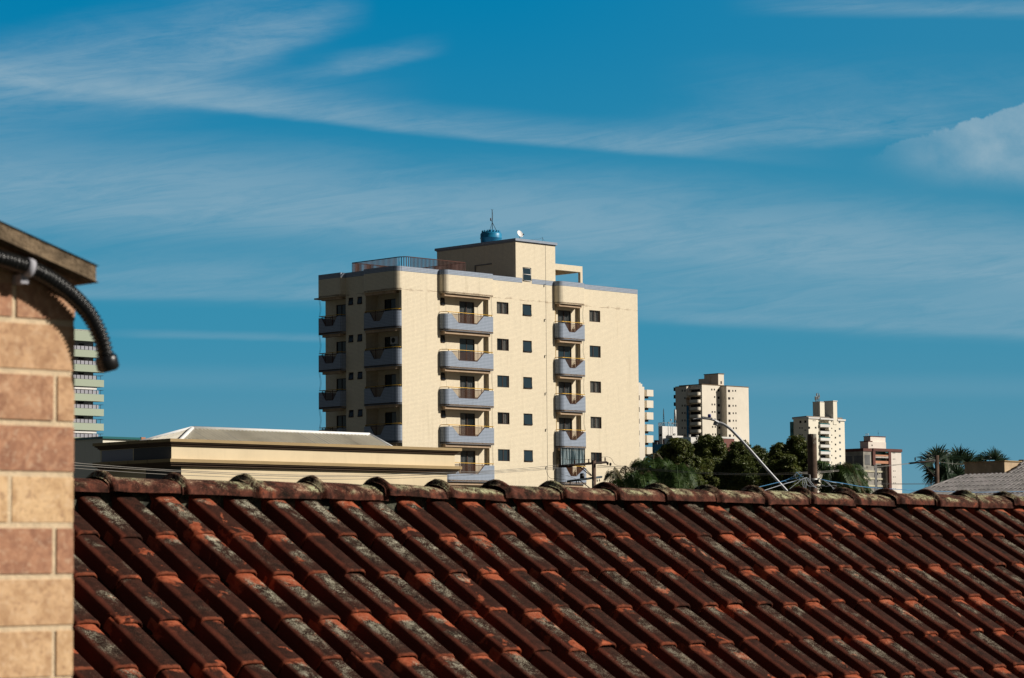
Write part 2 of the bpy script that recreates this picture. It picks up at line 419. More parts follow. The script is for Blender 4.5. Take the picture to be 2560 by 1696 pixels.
# right and back faces
m.poly([(WU, 0, GZ), (WU, WD, GZ), (WU, WD, ZB), (WU, 0, ZB)]); m.poly([(1.2, WD, GZ), (1.2, WD, ZB), (WU, WD, ZB), (WU, WD, GZ)])
body = B.part('wall', m, M['cream_tile'])
# parapet band (blue tiles) around the top
m = Mesh()
def bandrun(p, q, t=.16):
    p, q = V((*p, 0)), V((*q, 0)); n = (q-p).normalized(); n = V((-n.y, n.x, 0))*t
    m.prism([p, q, q+n, p+n], ZB, ZT)
bandrun((-.012, -.012), (11.93, -.012)); bandrun((11.93, -.012), (12.60, -.012), .02); bandrun((13.68, -.012), (16.3, -.012), .02); bandrun((16.3, -.012), (WU+.012, -.012))
bandrun((-.012, 8.7), (-.012, .15)); bandrun((WU+.012, .0), (WU+.012, WD)); bandrun((WU, WD), (1.2, WD)); bandrun((1.19, WD), (1.19, 8.7))
B.part('parapet_band', m, M['blue_tile'])
m = Mesh(); m.prism([(.15, .15), (WU-.15, .15), (WU-.15, WD-.15), (1.3, WD-.15), (1.3, 8.6), (.15, 8.6)], 20.75, 20.9)
B.part('roof', m, M['roofing'])
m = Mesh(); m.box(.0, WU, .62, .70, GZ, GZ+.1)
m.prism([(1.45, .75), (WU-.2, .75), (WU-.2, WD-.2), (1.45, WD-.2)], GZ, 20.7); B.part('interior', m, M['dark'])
# ---------------------------------------------------------------- balcony outlines
def arc(cx, cy, rx, ry, a0, a1, n=8): return [(cx+rx*cos(radians(a0+(a1-a0)*i/n)), cy+ry*sin(radians(a0+(a1-a0)*i/n))) for i in range(n+1)]
P55 = .55
def outM(a, b): return [(a, 0)]+arc(a+.5, -.05, .5, .5, 180, 270)+[(x, -P55) for x in ()]+[(b-.04, -P55), (b, -.51), (b, 0)]
pathM = outM(3.80, 8.93); pathR = outM(16.12, 19.02)
pathC = [(0, 3.9)]+arc(.05, 3.3, .6, .6, 100, 180)[0:]+arc(0, .65, .55, .65, 180, 270)
pathL = [(1.2, 8.7), (-.45, 8.7)]+arc(-.45, 8.6, .1, .1, 90, 180, 3)+arc(-.45, 6.25, .1, .1, 180, 270, 3)+[(0, 6.15)]
def densify(path, coord, marks):
    """insert points where coordinate 'coord' crosses the marks"""
    out = [path[0]]
    for p, q in zip(path, path[1:]):
        a, b = p[coord], q[coord]
        ts = sorted((mk-a)/(b-a) for mk in marks if abs(b-a) > 1e-6 and 1e-4 < (mk-a)/(b-a) < 1-1e-4)
        for t in ts: out.append((p[0]+(q[0]-p[0])*t, p[1]+(q[1]-p[1])*t))
        out.append(q)
    return out
def strip_mesh(m, path, bot, top, th=.12, caps=True):
    """vertical wall following the path, inner side offset by th; bot/top are functions of point"""
    N = len(path); nr = []
    for i in range(N):
        a = V((*path[max(i-1, 0)], 0)); b = V((*path[min(i+1, N-1)], 0)); t = (b-a).normalized(); nr.append(V((-t.y, t.x, 0))*th)
    for i in range(N-1):
        p, q = V((*path[i], 0)), V((*path[i+1], 0)); a, b = nr[i], nr[i+1]
        z = lambda v, h: (v.x, v.y, h)
        pb, qb, pt, qt = bot(path[i]), bot(path[i+1]), top(path[i]), top(path[i+1])
        m.poly([z(p, pb), z(q, qb), z(q, qt), z(p, pt)]); m.poly([z(q+b, qb), z(p+a, pb), z(p+a, pt), z(q+b, qt)])
        m.poly([z(p, pt), z(q, qt), z(q+b, qt), z(p+a, pt)]); m.poly([z(q, qb), z(p, pb), z(p+a, pb), z(q+b, qb)])
    if caps:
        for i in (0, N-1):
            p = V((*path[i], 0)); a = nr[i]
            m.poly([(p.x, p.y, bot(path[i])), (p.x+a.x, p.y+a.y, bot(path[i])), (p.x+a.x, p.y+a.y, top(path[i])), (p.x, p.y, top(path[i]))])
def balcony(path, coord, marks, back, side, grp_lab):
    """marks: notch (top start, bottom start, bottom end, top end) along coord; back: closing polygon points of the slab"""
    a, b, c_, d_ = marks; zb, zt, zn = 17.08, 18.35, 17.69
    lo, hi_ = min(marks), max(marks); s = sorted(marks)
    def on_front(p): return (abs(p[1]+P55) < .02) if coord == 0 else (abs(p[0]+P55) < .02)
    def top(p):
        x = p[coord]
        if not on_front(p) or x <= s[0] or x >= s[3]: return zt
        if x < s[1]: return zt+(zn-zt)*(x-s[0])/(s[1]-s[0])
        if x > s[2]: return zn+(zt-zn)*(x-s[2])/(s[3]-s[2])
        return zn
    path = densify(path, coord, marks)
    m = Mesh(); strip_mesh(m, path, lambda p: zb, top)
    o = B.part('balcony', m, M['blue_tile'])
    m = Mesh(); inset = []
    m.prism([p for p in path]+back, zb+.02, zb+.15); m2 = Mesh()
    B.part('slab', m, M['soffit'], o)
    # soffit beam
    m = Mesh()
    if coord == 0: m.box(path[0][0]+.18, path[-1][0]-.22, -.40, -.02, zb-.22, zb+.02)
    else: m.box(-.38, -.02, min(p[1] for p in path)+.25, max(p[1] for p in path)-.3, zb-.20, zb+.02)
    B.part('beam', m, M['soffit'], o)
    # hand rail, posts, amber glass in the notch
    inn = []
    N = len(path)
    for i in range(N):
        p0 = V((*path[max(i-1, 0)], 0)); p1 = V((*path[min(i+1, N-1)], 0)); t = (p1-p0).normalized(); inn.append(V((path[i][0]-t.y*.06, path[i][1]+t.x*.06, 0)))
    m = Mesh(); m.tube([(p.x, p.y, zt+.13) for p in inn], .026, 6)
    B.part('hand_rail', m, M['gold'], o)
    m = Mesh(); tot = [0]
    for i in range(1, N): tot.append(tot[-1]+(inn[i]-inn[i-1]).length)
    L_ = tot[-1]
    for f in ([.12, .30, .52, .70, .93] if L_ > 4.5 else [.15, .42, .62, .94]):
        s_ = f*L_
        for i in range(1, N):
            if tot[i] >= s_:
                t = (s_-tot[i-1])/max(1e-6, tot[i]-tot[i-1]); p = inn[i-1].lerp(inn[i], t)
                z0 = top((path[i-1][0]+(path[i][0]-path[i-1][0])*t, path[i-1][1]+(path[i][1]-path[i-1][1])*t))
                mp = Mesh(); mp.box(p.x-.018, p.x+.018, p.y-.018, p.y+.018, z0, zt+.13); B.part('rail_post', mp, M['rail_brown'], o); break
    # frame line of the notch
    q = [(i, path[i]) for i in range(N) if on_front(path[i]) and s[0]-1e-4 <= path[i][coord] <= s[3]+1e-4]
    fr = [V((inn[i].x, inn[i].y, top(p)+.015)) for i, p in q]
    m.tube(fr, .022, 4); m.tube([V((inn[q[0][0]].x, inn[q[0][0]].y, zt)), V((inn[q[-1][0]].x, inn[q[-1][0]].y, zt))], .02, 4)
    B.part('notch_frame', m, M['rail_brown'], o)
    m = Mesh(); pts = [(inn[i], top(p)) for i, p in q]
    for (p, z0), (r, z1) in zip(pts, pts[1:]): m.poly([(p.x, p.y, z0), (r.x, r.y, z1), (r.x, r.y, zt), (p.x, p.y, zt)])
    B.part('glass_panel', m, M['amber'], o)
    return o
bal = [balcony(pathM, 0, (4.53, 5.27, 7.18, 7.91), [(8.93, .3), (3.86, .3)], 'front', ''),
       balcony(pathR, 0, (16.70, 17.22, 17.86, 18.86), [(19.02, .3), (16.2, .3)], 'front', ''),
       balcony(pathC, 1, (1.29, 1.75, 2.45, 2.91), [(.0, .25), (1.2, .25), (1.2, 3.93), (0, 3.93)], 'left', ''),
       balcony(pathL, 1, (6.52, 6.99, 7.86, 8.33), [(1.2, 6.15), (1.2, 8.7)], 'left', '')]
for b in bal:
    for k in range(1, NF):
        c = copy_tree(b, B.e); c.location = (0, 0, -2.8*k)
# projecting parapet boxes above each balcony column
for path, back in ((pathM, [(8.93, .0), (3.8, .0)]), (pathR, [(19.02, .0), (16.12, .0)]), (pathC, [(0, .25), (.0, .25), (.0, 3.93), (0, 3.93)]), (pathL, [(1.2, 6.15), (1.2, 8.7)])):
    m = Mesh(); strip_mesh(m, path, lambda p: 19.87, lambda p: ZB, .14); o = B.part('projecting_parapet', m, M['cream_tile'])
    m = Mesh(); strip_mesh(m, path, lambda p: ZB, lambda p: ZT, .15); B.part('parapet_band', m, M['blue_tile'], o)
    m = Mesh(); pth = path
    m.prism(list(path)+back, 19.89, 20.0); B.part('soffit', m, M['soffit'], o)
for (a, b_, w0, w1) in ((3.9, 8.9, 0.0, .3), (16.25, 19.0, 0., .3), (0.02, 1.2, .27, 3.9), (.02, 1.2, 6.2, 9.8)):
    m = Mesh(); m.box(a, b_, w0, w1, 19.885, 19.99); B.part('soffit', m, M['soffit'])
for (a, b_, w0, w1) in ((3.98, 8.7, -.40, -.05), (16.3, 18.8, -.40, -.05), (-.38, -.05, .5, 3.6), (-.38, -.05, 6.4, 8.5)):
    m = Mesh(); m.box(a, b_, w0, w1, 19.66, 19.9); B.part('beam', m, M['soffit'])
# ---------------------------------------------------------------- windows and doors (built at a local origin, then copied)
def wavy(m, a0, a1, z0, z1, y, amp=.03, n=26, axis=0, ph=0.):
    for i in range(n):
        xa, xb = a0+(a1-a0)*i/n, a0+(a1-a0)*(i+1)/n
        ya, yb = y+amp*sin(i*1.9+ph)+amp*.5*sin(i*.7), y+amp*sin((i+1)*1.9+ph)+amp*.5*sin((i+1)*.7)
        P = (lambda x, yy, z: (x, yy, z)) if axis == 0 else (lambda x, yy, z: (yy, x, z))
        m.poly([P(xa, ya, z0), P(xb, yb, z0), P(xb, yb, z1), P(xa, ya, z1)], sm=True)
def win(kind, axis, wd, ht, cur=None, name='window', pos=None):
    """axis 0: in a wall facing -w ; axis 1: in a wall facing -u. origin at lower corner in the outer wall plane"""
    Bx = (lambda m, a0, a1, k0, k1, z0, z1: m.box(a0, a1, k0, k1, z0, z1)) if axis == 0 else (lambda m, a0, a1, k0, k1, z0, z1: m.box(k0, k1, a0, a1, z0, z1))
    t = .045; m = Mesh()
    if kind == 'awning': fk0, fk1 = .06, .11
    else: fk0, fk1 = .05, .12
    for q in ((0, wd, 0, t), (0, wd, ht-t, ht)): Bx(m, q[0]+.002, q[1]-.002, fk0, fk1, q[2]+.002, q[3]-.002)
    for q in ((0, t), (wd-t, wd)): Bx(m, q[0]+.003, q[1]-.003, fk0+.002, fk1, t, ht-t)
    if kind in ('slide', 'door'):
        mid = wd*(.36 if kind == 'slide' and cur == 'open' else .5); Bx(m, mid-.035, mid+.035, fk0+.01, fk1-.01, t, ht-t)
        if kind == 'slide': Bx(m, wd-.17, wd-.13, fk0+.012, fk1-.012, t, ht-t)
    o = B.part(name, m, M['brown'], dz=0)
    m = Mesh(); Bx(m, t, wd-t, .085, .092, t, ht-t)
    has = cur in ('white', 'grey', 'right', 'left')
    if kind == 'awning':
        m = Mesh(); k = .13; z0, z1 = .02, ht-t
        tilt = lambda a, z: (a, .07-k*(1-(z-z0)/(z1-z0))*.9, z)
        if axis == 1: tilt = lambda a, z: (.07-k*(1-(z-z0)/(z1-z0))*.9, a, z)
        rows = (0, 1) if cur != 'two' else (0, .5, 1)
        for j in range(len(rows)-1):
            za, zb_ = z0+(z1-z0)*rows[j]+.04, z0+(z1-z0)*rows[j+1]-.04
            m.poly([tilt(t+.03, za), tilt(wd-t-.0, za), tilt(wd-t-.0, zb_), tilt(t+.03, zb_)])
        f = Mesh()
        for a in (t-.0, wd-t+.01): f.tube([tilt(a, z0), tilt(a, z1)], .024, 4)
        for r_ in rows: f.tube([tilt(t, z0+(z1-z0)*r_), tilt(wd-t, z0+(z1-z0)*r_)], .028, 4)
        B.part('sash', f, M['white'] if cur == 'two' else M['brown'], o, dz=0)
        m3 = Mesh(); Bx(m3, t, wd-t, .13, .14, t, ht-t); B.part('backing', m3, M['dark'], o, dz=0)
    pane = B.part('pane', m, M['glassclear'] if has else M['glass'], o, dz=0)
    if has:
        m = Mesh(); a0, a1 = {'white': (t, wd-t), 'grey': (t, wd-t), 'right': (wd*.55, wd-t), 'left': (t, wd*.42)}[cur]
        wavy(m, a0, a1, t+.01, ht-t, .16, .022, 26 if a1-a0 > .8 else 14, axis)
        B.part('curtain', m, M['curtain'] if (cur == 'white' or kind != 'door' or cur == 'left') else M['curtain_g'], o, dz=0)
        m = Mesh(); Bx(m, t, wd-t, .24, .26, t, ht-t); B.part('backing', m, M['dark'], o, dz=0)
    if pos: o.location = (pos[0], pos[1], pos[2]+EH)
    return o
curA = ['white', 'right', None, 'right', None, None]
curC = ['grey', None, 'grey', 'white', 'left', None]
for k in range(6):
    zt = 19.63-2.8*k
    win('slide', 0, 1.27, .90, curA[k], pos=(9.83, 0, zt-.90)); win('slide', 0, 1.26, .91, curC[k] or 'open', pos=(20.11, 0, zt-.91))
aw = None
for k in range(6):
    zt = 19.63-2.8*k
    if not aw: aw = win('awning', 0, .98, .89, None, pos=(12.62, 0, zt-.89))
    else: c = copy_tree(aw, B.e); c.location.z = zt-.89+EH
win('awning', 0, .96, 1.06, 'two', pos=(12.66, 0, 21.42))
curM = ['grey', None, 'grey', 'left', 'grey', None, None]; curR = ['grey', None, 'grey', 'grey', 'grey', None, None]
for i in range(7):
    h = dM[i]; win('door', 0, h[1]-h[0], 2.2, curM[i], 'balcony_door', (h[0], .3, h[2]))
    h = dR[i]; win('door', 0, h[1]-h[0], 2.2, curR[i], 'balcony_door', (h[0], .3, h[2]))
    for hs, nm in ((dC, 1.25), (dL, 1.1)):
        h = hs[i]; win('door', 1, h[1]-h[0], 2.2, None, 'balcony_door', (1.2, h[0], h[2]))
    h = bM[i]; win('awning', 0, .48, .57, None, 'window', (h[0], .3, h[2]))
sm = None
for k in range(6):
    for (a, b, z0, z1) in sw[2*k:2*k+2]:
        if not sm: sm = win('awning', 1, .54, .56, None, 'window', (0, a, z0))
        else: c = copy_tree(sm, B.e); c.location = (0, a, z0+EH)
# ---------------------------------------------------------------- enclosed balcony with striped curtain (fourth gap of the right column)
m = Mesh(); wavy(m, 16.28, 18.9, 17.08-2.8*4+1.45, 17.08-2.8*3-.0, -.42, .03, 90)
mm, p = newmat('striped_curtain'); co = objco(); x, y, z = sep(co)
st = sstep(tnoise(combine(x*9., 0., z*.25), 1., 3, .7, .4), .44, .56)
X.nt.links.new(mixc(st, (.10, .16, .18), (.62, .70, .72)), p.inputs['Base Color']); p.inputs['Roughness'].default_value = .9
B.part('balcony_curtain', m, mm)
m = Mesh(); m.box(16.2, 16.26, -.46, -.38, 17.08-11.2+1.4, 17.08-8.4); m.box(18.9, 18.96, -.46, -.38, 17.08-11.2+1.4, 17.08-8.4); B.part('curtain_frame', m, M['black'])
# ---------------------------------------------------------------- rooftop storey
PU, PE, PD = 11.93, 16.3, 8.75
m = Mesh()
m.wall('w', 0, PU, PE, ZB, 24.37, [(12.66, 13.62, 21.42, 22.48)], .14)
m.wall('u', PU, .0, PD, 20.9, 24.37, [(3.2, 5.3, 20.9, 22.2)], .14, True)
m.poly([(PE, 0, 20.9), (PE, PD, 20.9), (PE, PD, 24.37), (PE, 0, 24.37)]); m.poly([(PU, PD, 20.9), (PU, PD, 24.37), (PE, PD, 24.37), (PE, PD, 20.9)])
pent = B.part('rooftop_storey', m, M['cream_tile'])
m = Mesh(); m.box(PU+.3, PE-.3, .3, PD-.3, 20.9, 24.3); B.part('interior', m, M['dark'], pent)
m = Mesh(); m.prism([(PU-.13, -.13), (PE+.13, -.13), (PE+.13, PD+.13), (PU-.13, PD+.13)], 24.45, 24.64); B.part('cornice', m, M['blue_tile'], pent)
m = Mesh(); m.prism([(PU-.03, -.03), (PE+.03, -.03), (PE+.03, PD+.03), (PU-.03, PD+.03)], 24.37, 24.45); B.part('moulding', m, M['lilac'], pent)
m = Mesh()
m.tube([(PU-.05, 2.6, 23.3), (PU-.05, 2.6, 22.9), (PU-.05, 4.4, 22.9), (PU-.05, 4.4, 21.0)][1:], .05, 5); m.box(PU-.06, PU-.01, 6.2, 6.35, 22.9, 23.1)
m.tube([(PU-.05, 6.3, 23.2), (PU-.05, 6.4, 22.7), (PU-.05, 6.2, 22.3), (PU-.05, 6.35, 21.8)], .03, 4); B.part('pipe', m, M['steel'], pent)
m = Mesh(); m.box(PU-.35, PU-.02, 4.6, 7.0, 21.98, 22.06); B.part('door_canopy', m, M['brown'], pent)
# pergola
m = Mesh()
m.box(16.302, 19.38, 0, .24, 22.55, 23.02); m.box(19.14, 19.38, .24, 3.6, 22.55, 23.02); m.box(16.302, 19.38, 3.6, 3.84, 22.55, 23.02)
m.box(19.14, 19.38, .0, .24, 20.9, 22.55); m.box(19.14, 19.38, 3.6, 3.84, 20.9, 22.55); B.part('pergola', m, M['cream_tile'])
m = Mesh(); m.box(16.31, 19.14, .24, 3.6, 22.88, 22.99); B.part('pergola_roof', m, M['soffit'])
m = Mesh(); m.box(16.32, 16.60, 2.6, 2.95, 20.9, 22.86); B.part('brick_pier', m, M['brown2'])
# roof terrace railing
m = Mesh(); zr0, zr1 = 21.0, 22.42
pts = [(.62, 6.1), (.62, 1.15)]+[(a, b) for a, b in arc(1.3, 1.15, .68, .75, 180, 270, 6)][1:]+[(6.9, .4)]
pts2 = [(6.9, .4), (6.9, 5.9)]
pts3 = [(.62, 6.1), (6.9, 6.0)]
for pp in (pts, pts2, pts3):
    m.tube([(a, b, zr1) for a, b in pp], .035, 5); m.tube([(a, b, zr0+.25) for a, b in pp], .02, 4)
    for (a, b), (c, d_) in zip(pp, pp[1:]):
        L_ = sqrt((c-a)**2+(d_-b)**2); n = max(1, round(L_/.135))
        for i in range(n):
            x, y = a+(c-a)*i/n, b+(d_-b)*i/n; m.box(x-.022, x+.022, y-.022, y+.022, zr0, zr1)
B.part('roof_railing', m, M['rail_brown'])
# lightning conductor and stays
m = Mesh(); m.tube([(15.20, -.014, 24.36), (15.20, -.014, 4.0)], .010, 4)
for z in (21.3, 18.6, 15.8, 12.9, 10.1, 7.2): m.box(15.02, 15.2, -.03, -.002, z, z+.015); m.box(14.99, 15.02, -.05, -.002, z-.2, z)
B.part('conductor_cable', m, M['cabled'])
def cord(pts, r_): m = Mesh(); m.tube(smooth_curve(pts, 3), r_, 3); B.part('stay_cord', m, M['cabled'])
for k in range(-1, 5):
    zt = 17.08-2.8*k
    for x in (8.72, 8.80): cord([(x, -.5, zt), (x+.03, -.47, zt-.8), (x+.08*(k % 2), -.5, zt-1.4)], .008)
    for x in (18.86, 18.93): cord([(x, -.5, zt), (x-.04, -.47, zt-.8), (x+.1*((k+1) % 2), -.5, zt-1.4)], .008)
    for y in (8.55, 8.66): cord([(-.5, y, zt), (-.47, y-.12, zt-.8), (-.5, y-.02, zt-1.45)], .012)
    cord([(4.2, -.3, zt-.2), (4.2, -.3, zt-.8), (4.2, -.3, zt-1.4)], .006)
# ---------------------------------------------------------------- things on it
def onB(name, u, w, z, label, cat, rz=0.):
    p = B.w(u, w, z); return empty(name, p, TH+rz, label, cat)
t = onB('water_tank', 13.3, 4.05, 24.64, 'round blue plastic water tank on top of the rooftop storey of the cream block', 'water tank')
m = Mesh(); prof = [(.0, 0), (.76, 0), (.80, .1), (.83, .45), (.86, .47), (.86, .53), (.83, .55), (.84, .8), (.78, .9), (.62, .97), (.6, 1.02), (0, 1.06)]
b = 0; n = 28
for r_, z in prof:
    for k in range(n): m.v.append((r_*cos(2*pi*k/n), r_*sin(2*pi*k/n), z))
for i in range(len(prof)-1):
    for k in range(n): m.f.append((i*n+k, i*n+(k+1) % n, (i+1)*n+(k+1) % n, (i+1)*n+k)); m.mi.append(0); m.sm.append(True)
obj('tank_body', m, M['tank'], t, 0)
m = Mesh()
for k in range(16): a = 2*pi*k/16; m.box(.66*cos(a)-.05, .66*cos(a)+.05, .66*sin(a)-.05, .66*sin(a)+.05, .9, 1.08)
m.tube([(0, 0, 1.0), (0, 0, 1.14)], .34, 16); obj('lid', m, M['tank'], t, 0)
t = onB('antenna_mast', 13.35, 3.95, 24.64, 'thin antenna mast with stays rising from the blue water tank', 'antenna')
m = Mesh(); m.tube([(0, 0, 1.1), (0, 0, 2.7)], .028, 5); m.tube([(0, 0, 1.75), (.25, -.2, 1.1)], .02, 4); m.tube([(0, 0, 1.75), (-.1, .2, 1.1)], .02, 4); obj('mast', m, M['black'], t, 0)
m = Mesh(); m.tube([(.02, 0, 2.65), (.08, 0, 2.3), (.02, 0, 1.75)], .008, 3)
for a in range(5): m.tube([(0, 0, 2.68), (.1*cos(a*1.26), .1*sin(a*1.26), 2.78)], .008, 3)
m.tube([(-.0, 0, 1.7), (-.12, 0, 1.95)], .015, 3); obj('wires', m, M['black'], t, 0)
m = Mesh(); m.tube([(-.17, 0, 1.85), (-.17, 0, 2.07)], .045, 6); obj('beacon', m, M['maroon'], t, 0)
t = onB('satellite_dish', 12.75, .35, 24.64, 'small white satellite dish on the front corner of the rooftop storey', 'satellite dish', radians(-35))
m = Mesh(); n = 20; m.v.append((0, 0, 0)); R_ = .27
for j in (1, 2, 3):
    for k in range(n): a = 2*pi*k/n; r_ = R_*j/3; m.v.append((r_*cos(a), -.9*r_*r_, r_*sin(a)*1.15))
for k in range(n): m.f.append((0, 1+k, 1+(k+1) % n)); m.mi.append(0); m.sm.append(True)
for j in (0, 1):
    for k in range(n): m.f.append((1+j*n+k, 1+(j+1)*n+k, 1+(j+1)*n+(k+1) % n, 1+j*n+(k+1) % n)); m.mi.append(0); m.sm.append(True)
o = obj('reflector', m, M['dish'], t, 0, (0, 0, .42)); o.rotation_euler = (radians(-28), 0, radians(30))
m = Mesh(); m.tube([(0, 0, 0), (0, .03, .4)], .02, 5); obj('mount', m, M['steel'], t, 0)
m = Mesh(); m.tube([(.05, -.05, .2), (.22, -.3, .34)], .014, 4); m.box(.18, .26, -.36, -.28, .33, .41); obj('feed_arm', m, M['black'], t, 0)
t = onB('aerial', 15.0, .1, 24.64, 'tiny wire aerial on a thin rod at the right front edge of the rooftop storey', 'aerial')
m = Mesh(); m.tube([(0, 0, 0), (0, 0, .35)], .012, 4); m.tube([(-1.6, 0, .0), (-.8, 0, .12), (-.4, 0, .16), (0, 0, .32), (.25, 0, .0)], .009, 3); obj('rod', m, M['black'], t, 0)
t = onB('air_conditioner', .95, 2.55-.75, 16.05, 'white air conditioner outdoor unit on the wall above the second corner balcony', 'air conditioner')
m = Mesh(); m.box(-.06, .24, -.4, .4, .0, .55); obj('casing', m, M['white'], t, 0)
m = Mesh(); m.tube([(-.075, .1, .28), (-.06, .1, .28)], .2, 16); obj('fan_grille', m, M['black'], t, 0)
# ================================================================== tiled roof of the neighbouring house
t = empty('tiled_roof_house', (0, 0, 0), 0, 'house in the foreground with an old red clay tile roof covered in lichen', 'house')
RA = radians(32); RO = V((-1.596, 10.12, .312)); sdn = -n0*cos(RA)-V((0, 0, sin(RA))); nrm = d0.cross(sdn).normalized()
if nrm.z < 0: nrm = -nrm
CP, RP, TL = .184, .291, .345
def tile_profile():
    """(u, h) over one pitch: flat pan with a small upstand, then the raised cover"""
    pr = [(-.014, .012), (-.006, .016), (.002, .013), (.008, .004), (.026, .0), (.048, .0), (.062, .005)]
    for i in range(11):
        a = pi-pi*i/10; c = cos(a); s_ = sin(a)
        pr.append((.127+.054*(abs(c)**.46)*(1 if c > 0 else -1), .002+.060*(max(0, s_)**.38)))
    pr.append((.192, .002)); return pr
PR = tile_profile()
def tile_mesh(nc0, nc1, nr, name, seed):
    r = random.Random(seed); vs = []; fs = []; uvs = []; col = []
    np_ = len(PR)
    ss = [0., .06, .3, .62, .9, .965, 1.0]
    for c in range(nc0, nc1):
        for w_ in range(nr):
            jx, js, jr, jh = r.gauss(0, .0035), r.gauss(0, .009), r.gauss(0, .016), abs(r.gauss(0, .0035))
            rv = (r.random(), r.random(), r.random()); wob = r.random()*40
            u0 = CP*c-.232-.192; s1 = .385+RP*w_
            b = len(vs)
            for j, f in enumerate(ss):
                ln = TL; s_ = s1-ln*(1-f)+js
                lift = .008*f-.001+jh
                fl = 1.+.10*f
                lip = .0016 if f > .93 else 0.
                if f >= 1.: lip = -.001
                for i, (pu, ph) in enumerate(PR):
                    cu = .126+(pu-.126)*(1+.025*f)
                    hh = ph*fl+lift+lip+.0016*MN.noise(V((pu*30+wob, f*6, wob)))
                    vs.append((u0+cu+jx+jr*(f-.5)*TL, s_, hh))
            nrow = len(ss)
            # thick front edge
            for i, (pu, ph) in enumerate(PR):
                x, s_, hh = vs[b+(nrow-1)*np_+i]; vs.append((x, s_-.001, hh-.007))
            for j in range(nrow):
                for i in range(np_-1):
                    a = b+j*np_+i; fs.append((a, a+1, a+1+np_, a+np_))
                    for (ii, jj) in ((i, j), (i+1, j), (i+1, j+1), (i, j+1)):
                        fj = ss[jj] if jj < nrow else 1.03
                        uvs.append((PR[ii][0]/CP, fj)); col.append((*rv, 1))
    me = bpy.data.meshes.new(name); me.from_pydata(vs, [], fs)
    ul = me.uv_layers.new(name='tile'); ul.data.foreach_set('uv', [k for q in uvs for k in q])
    ca = me.color_attributes.new('rnd', 'FLOAT_COLOR', 'CORNER'); ca.data.foreach_set('color', [k for q in col for k in q])
    me.polygons.foreach_set('use_smooth', [True]*len(fs)); me.update(); return me
def claymat(name, ridge=False):
    m, p = newmat(name); nt = m.node_tree; co = objco()
    uv = nt.nodes.new('ShaderNodeUVMap'); uv.uv_map = 'tile'; us, vs_, _ = sep(uv.outputs[0])
    at_ = nt.nodes.new('ShaderNodeAttribute'); at_.attribute_name = 'rnd'; r1, r2, r3 = sep(at_.outputs['Color'])
    px, py, pz = sep(co)
    off = combine(px+r1*7., py+r2*5., pz)
    nb = tnoise(off, 9., 5, .62, .4); nm = tnoise(off, 26., 5, .65, .5); nf = tnoise(off, 230., 2, .6); nl = tnoise(off, 5., 3, .5)
    grime = mixc(sstep(nm*.6+nf*.4, .36, .66), (.007, .0045, .003), (.052, .018, .011))
    grime = mixc(sstep(nf, .50, .75)*.30, grime, (.10, .048, .030))
    grime = mixc(r3*.4, grime, (.045, .013, .008))
    bare = mixc(sstep(nm, .3, .7), (.27, .055, .022), (.44, .125, .060))
    if ridge:
        bm = clamp(sstep(nb+r1*.10, .67, .77)*.5+sstep(nm*.6+nf*.4, .52, .62)*.16)
        top = sstep(vs_, .25, .60)
        lich = clamp(sstep(nl*.45+nb*.55, .45, .53)*sstep(nf*.5+nm*.5, .47, .55)*top+sstep(nf, .62, .68)*.5*sstep(vs_, .15, .5))
        lc = mixc(sstep(nl, .42, .58), (.40, .27, .18), (.44, .44, .26)); grime = mixc(sstep(nm*.5+nb*.5, .40, .60), grime, (.105, .036, .024))
    else:
        # wear: bare clay right under the lip of the tile above, on the lower rim, and in a few scuffs
        fresh = (1.-sstep(vs_+(nb-.5)*.95-(us-.5)*.22-r2*.10, .09, .19))
        rim = sstep(vs_+(nm-.5)*.10, .955, .990)*sstep(nb+r1*.35, .48, .66)
        scuff = sstep(nb+(r3-.5)*.22, .655, .70)
        bm = clamp(fresh*sstep(r1*.9+nm*.5, .56, .74)*.9+rim*.42+scuff*.8)*sstep(us, .34, .42)
        grime = mixc(sstep(us, .34, .40)*(1.-sstep(us+(nb-.5)*.3, .44, .58))*.7, grime, (.15, .036, .020))
        crest = sstep(us, .42, .60)*(1.-sstep(us, .82, .98))
        far = 1.-sstep(px+py*1.6, -.5, 4.5)*.60
        zone = sstep(vs_, .10, .26)*(1.-sstep(vs_+(nb-.5)*.5, .50, .92))
        lich = crest*zone*sstep(nf*.62+nm*.38+nb*.3, .66, .71)*sstep(nl*.7+r2*.28+nb*.35, .615, .70)*far
        speck = sstep(nf, .66, .72)*.5*crest
        lich = clamp(lich+speck*sstep(nl, .45, .6))
        lc = mixc(sstep(nm, .35, .65), (.22, .205, .14), (.48, .46, .35))
    c = mixc(bm, grime, bare); c = mixc(lich, c, lc)
    nt.links.new(c, p.inputs['Base Color']); p.inputs['Roughness'].default_value = .88; p.inputs['Specular IOR Level'].default_value = .12
    b = nt.nodes.new('ShaderNodeBump'); b.inputs['Strength'].default_value = .7; b.inputs['Distance'].default_value = .0035
    nt.links.new((nf*.6+nm*1.+lich*.8).o, b.inputs['Height']); nt.links.new(b.outputs[0], p.inputs['Normal'])
    return m
clay = claymat('old_clay_tile'); clayr = claymat('old_ridge_tile', True)
RM = Matrix(((d0.x, sdn.x, nrm.x, RO.x), (d0.y, sdn.y, nrm.y, RO.y), (d0.z, sdn.z, nrm.z, RO.z+EH), (0, 0, 0, 1)))
me = tile_mesh(-12, 52, 15, 'roof', 3); me.materials.append(clay)
roof = bpy.data.objects.new('roof', me); C.objects.link(roof); roof.parent = t
# seat the covers so their crowns lie on the fitted roof plane
roof.matrix_basis = RM @ Matrix.Translation((0, 0, -.068))
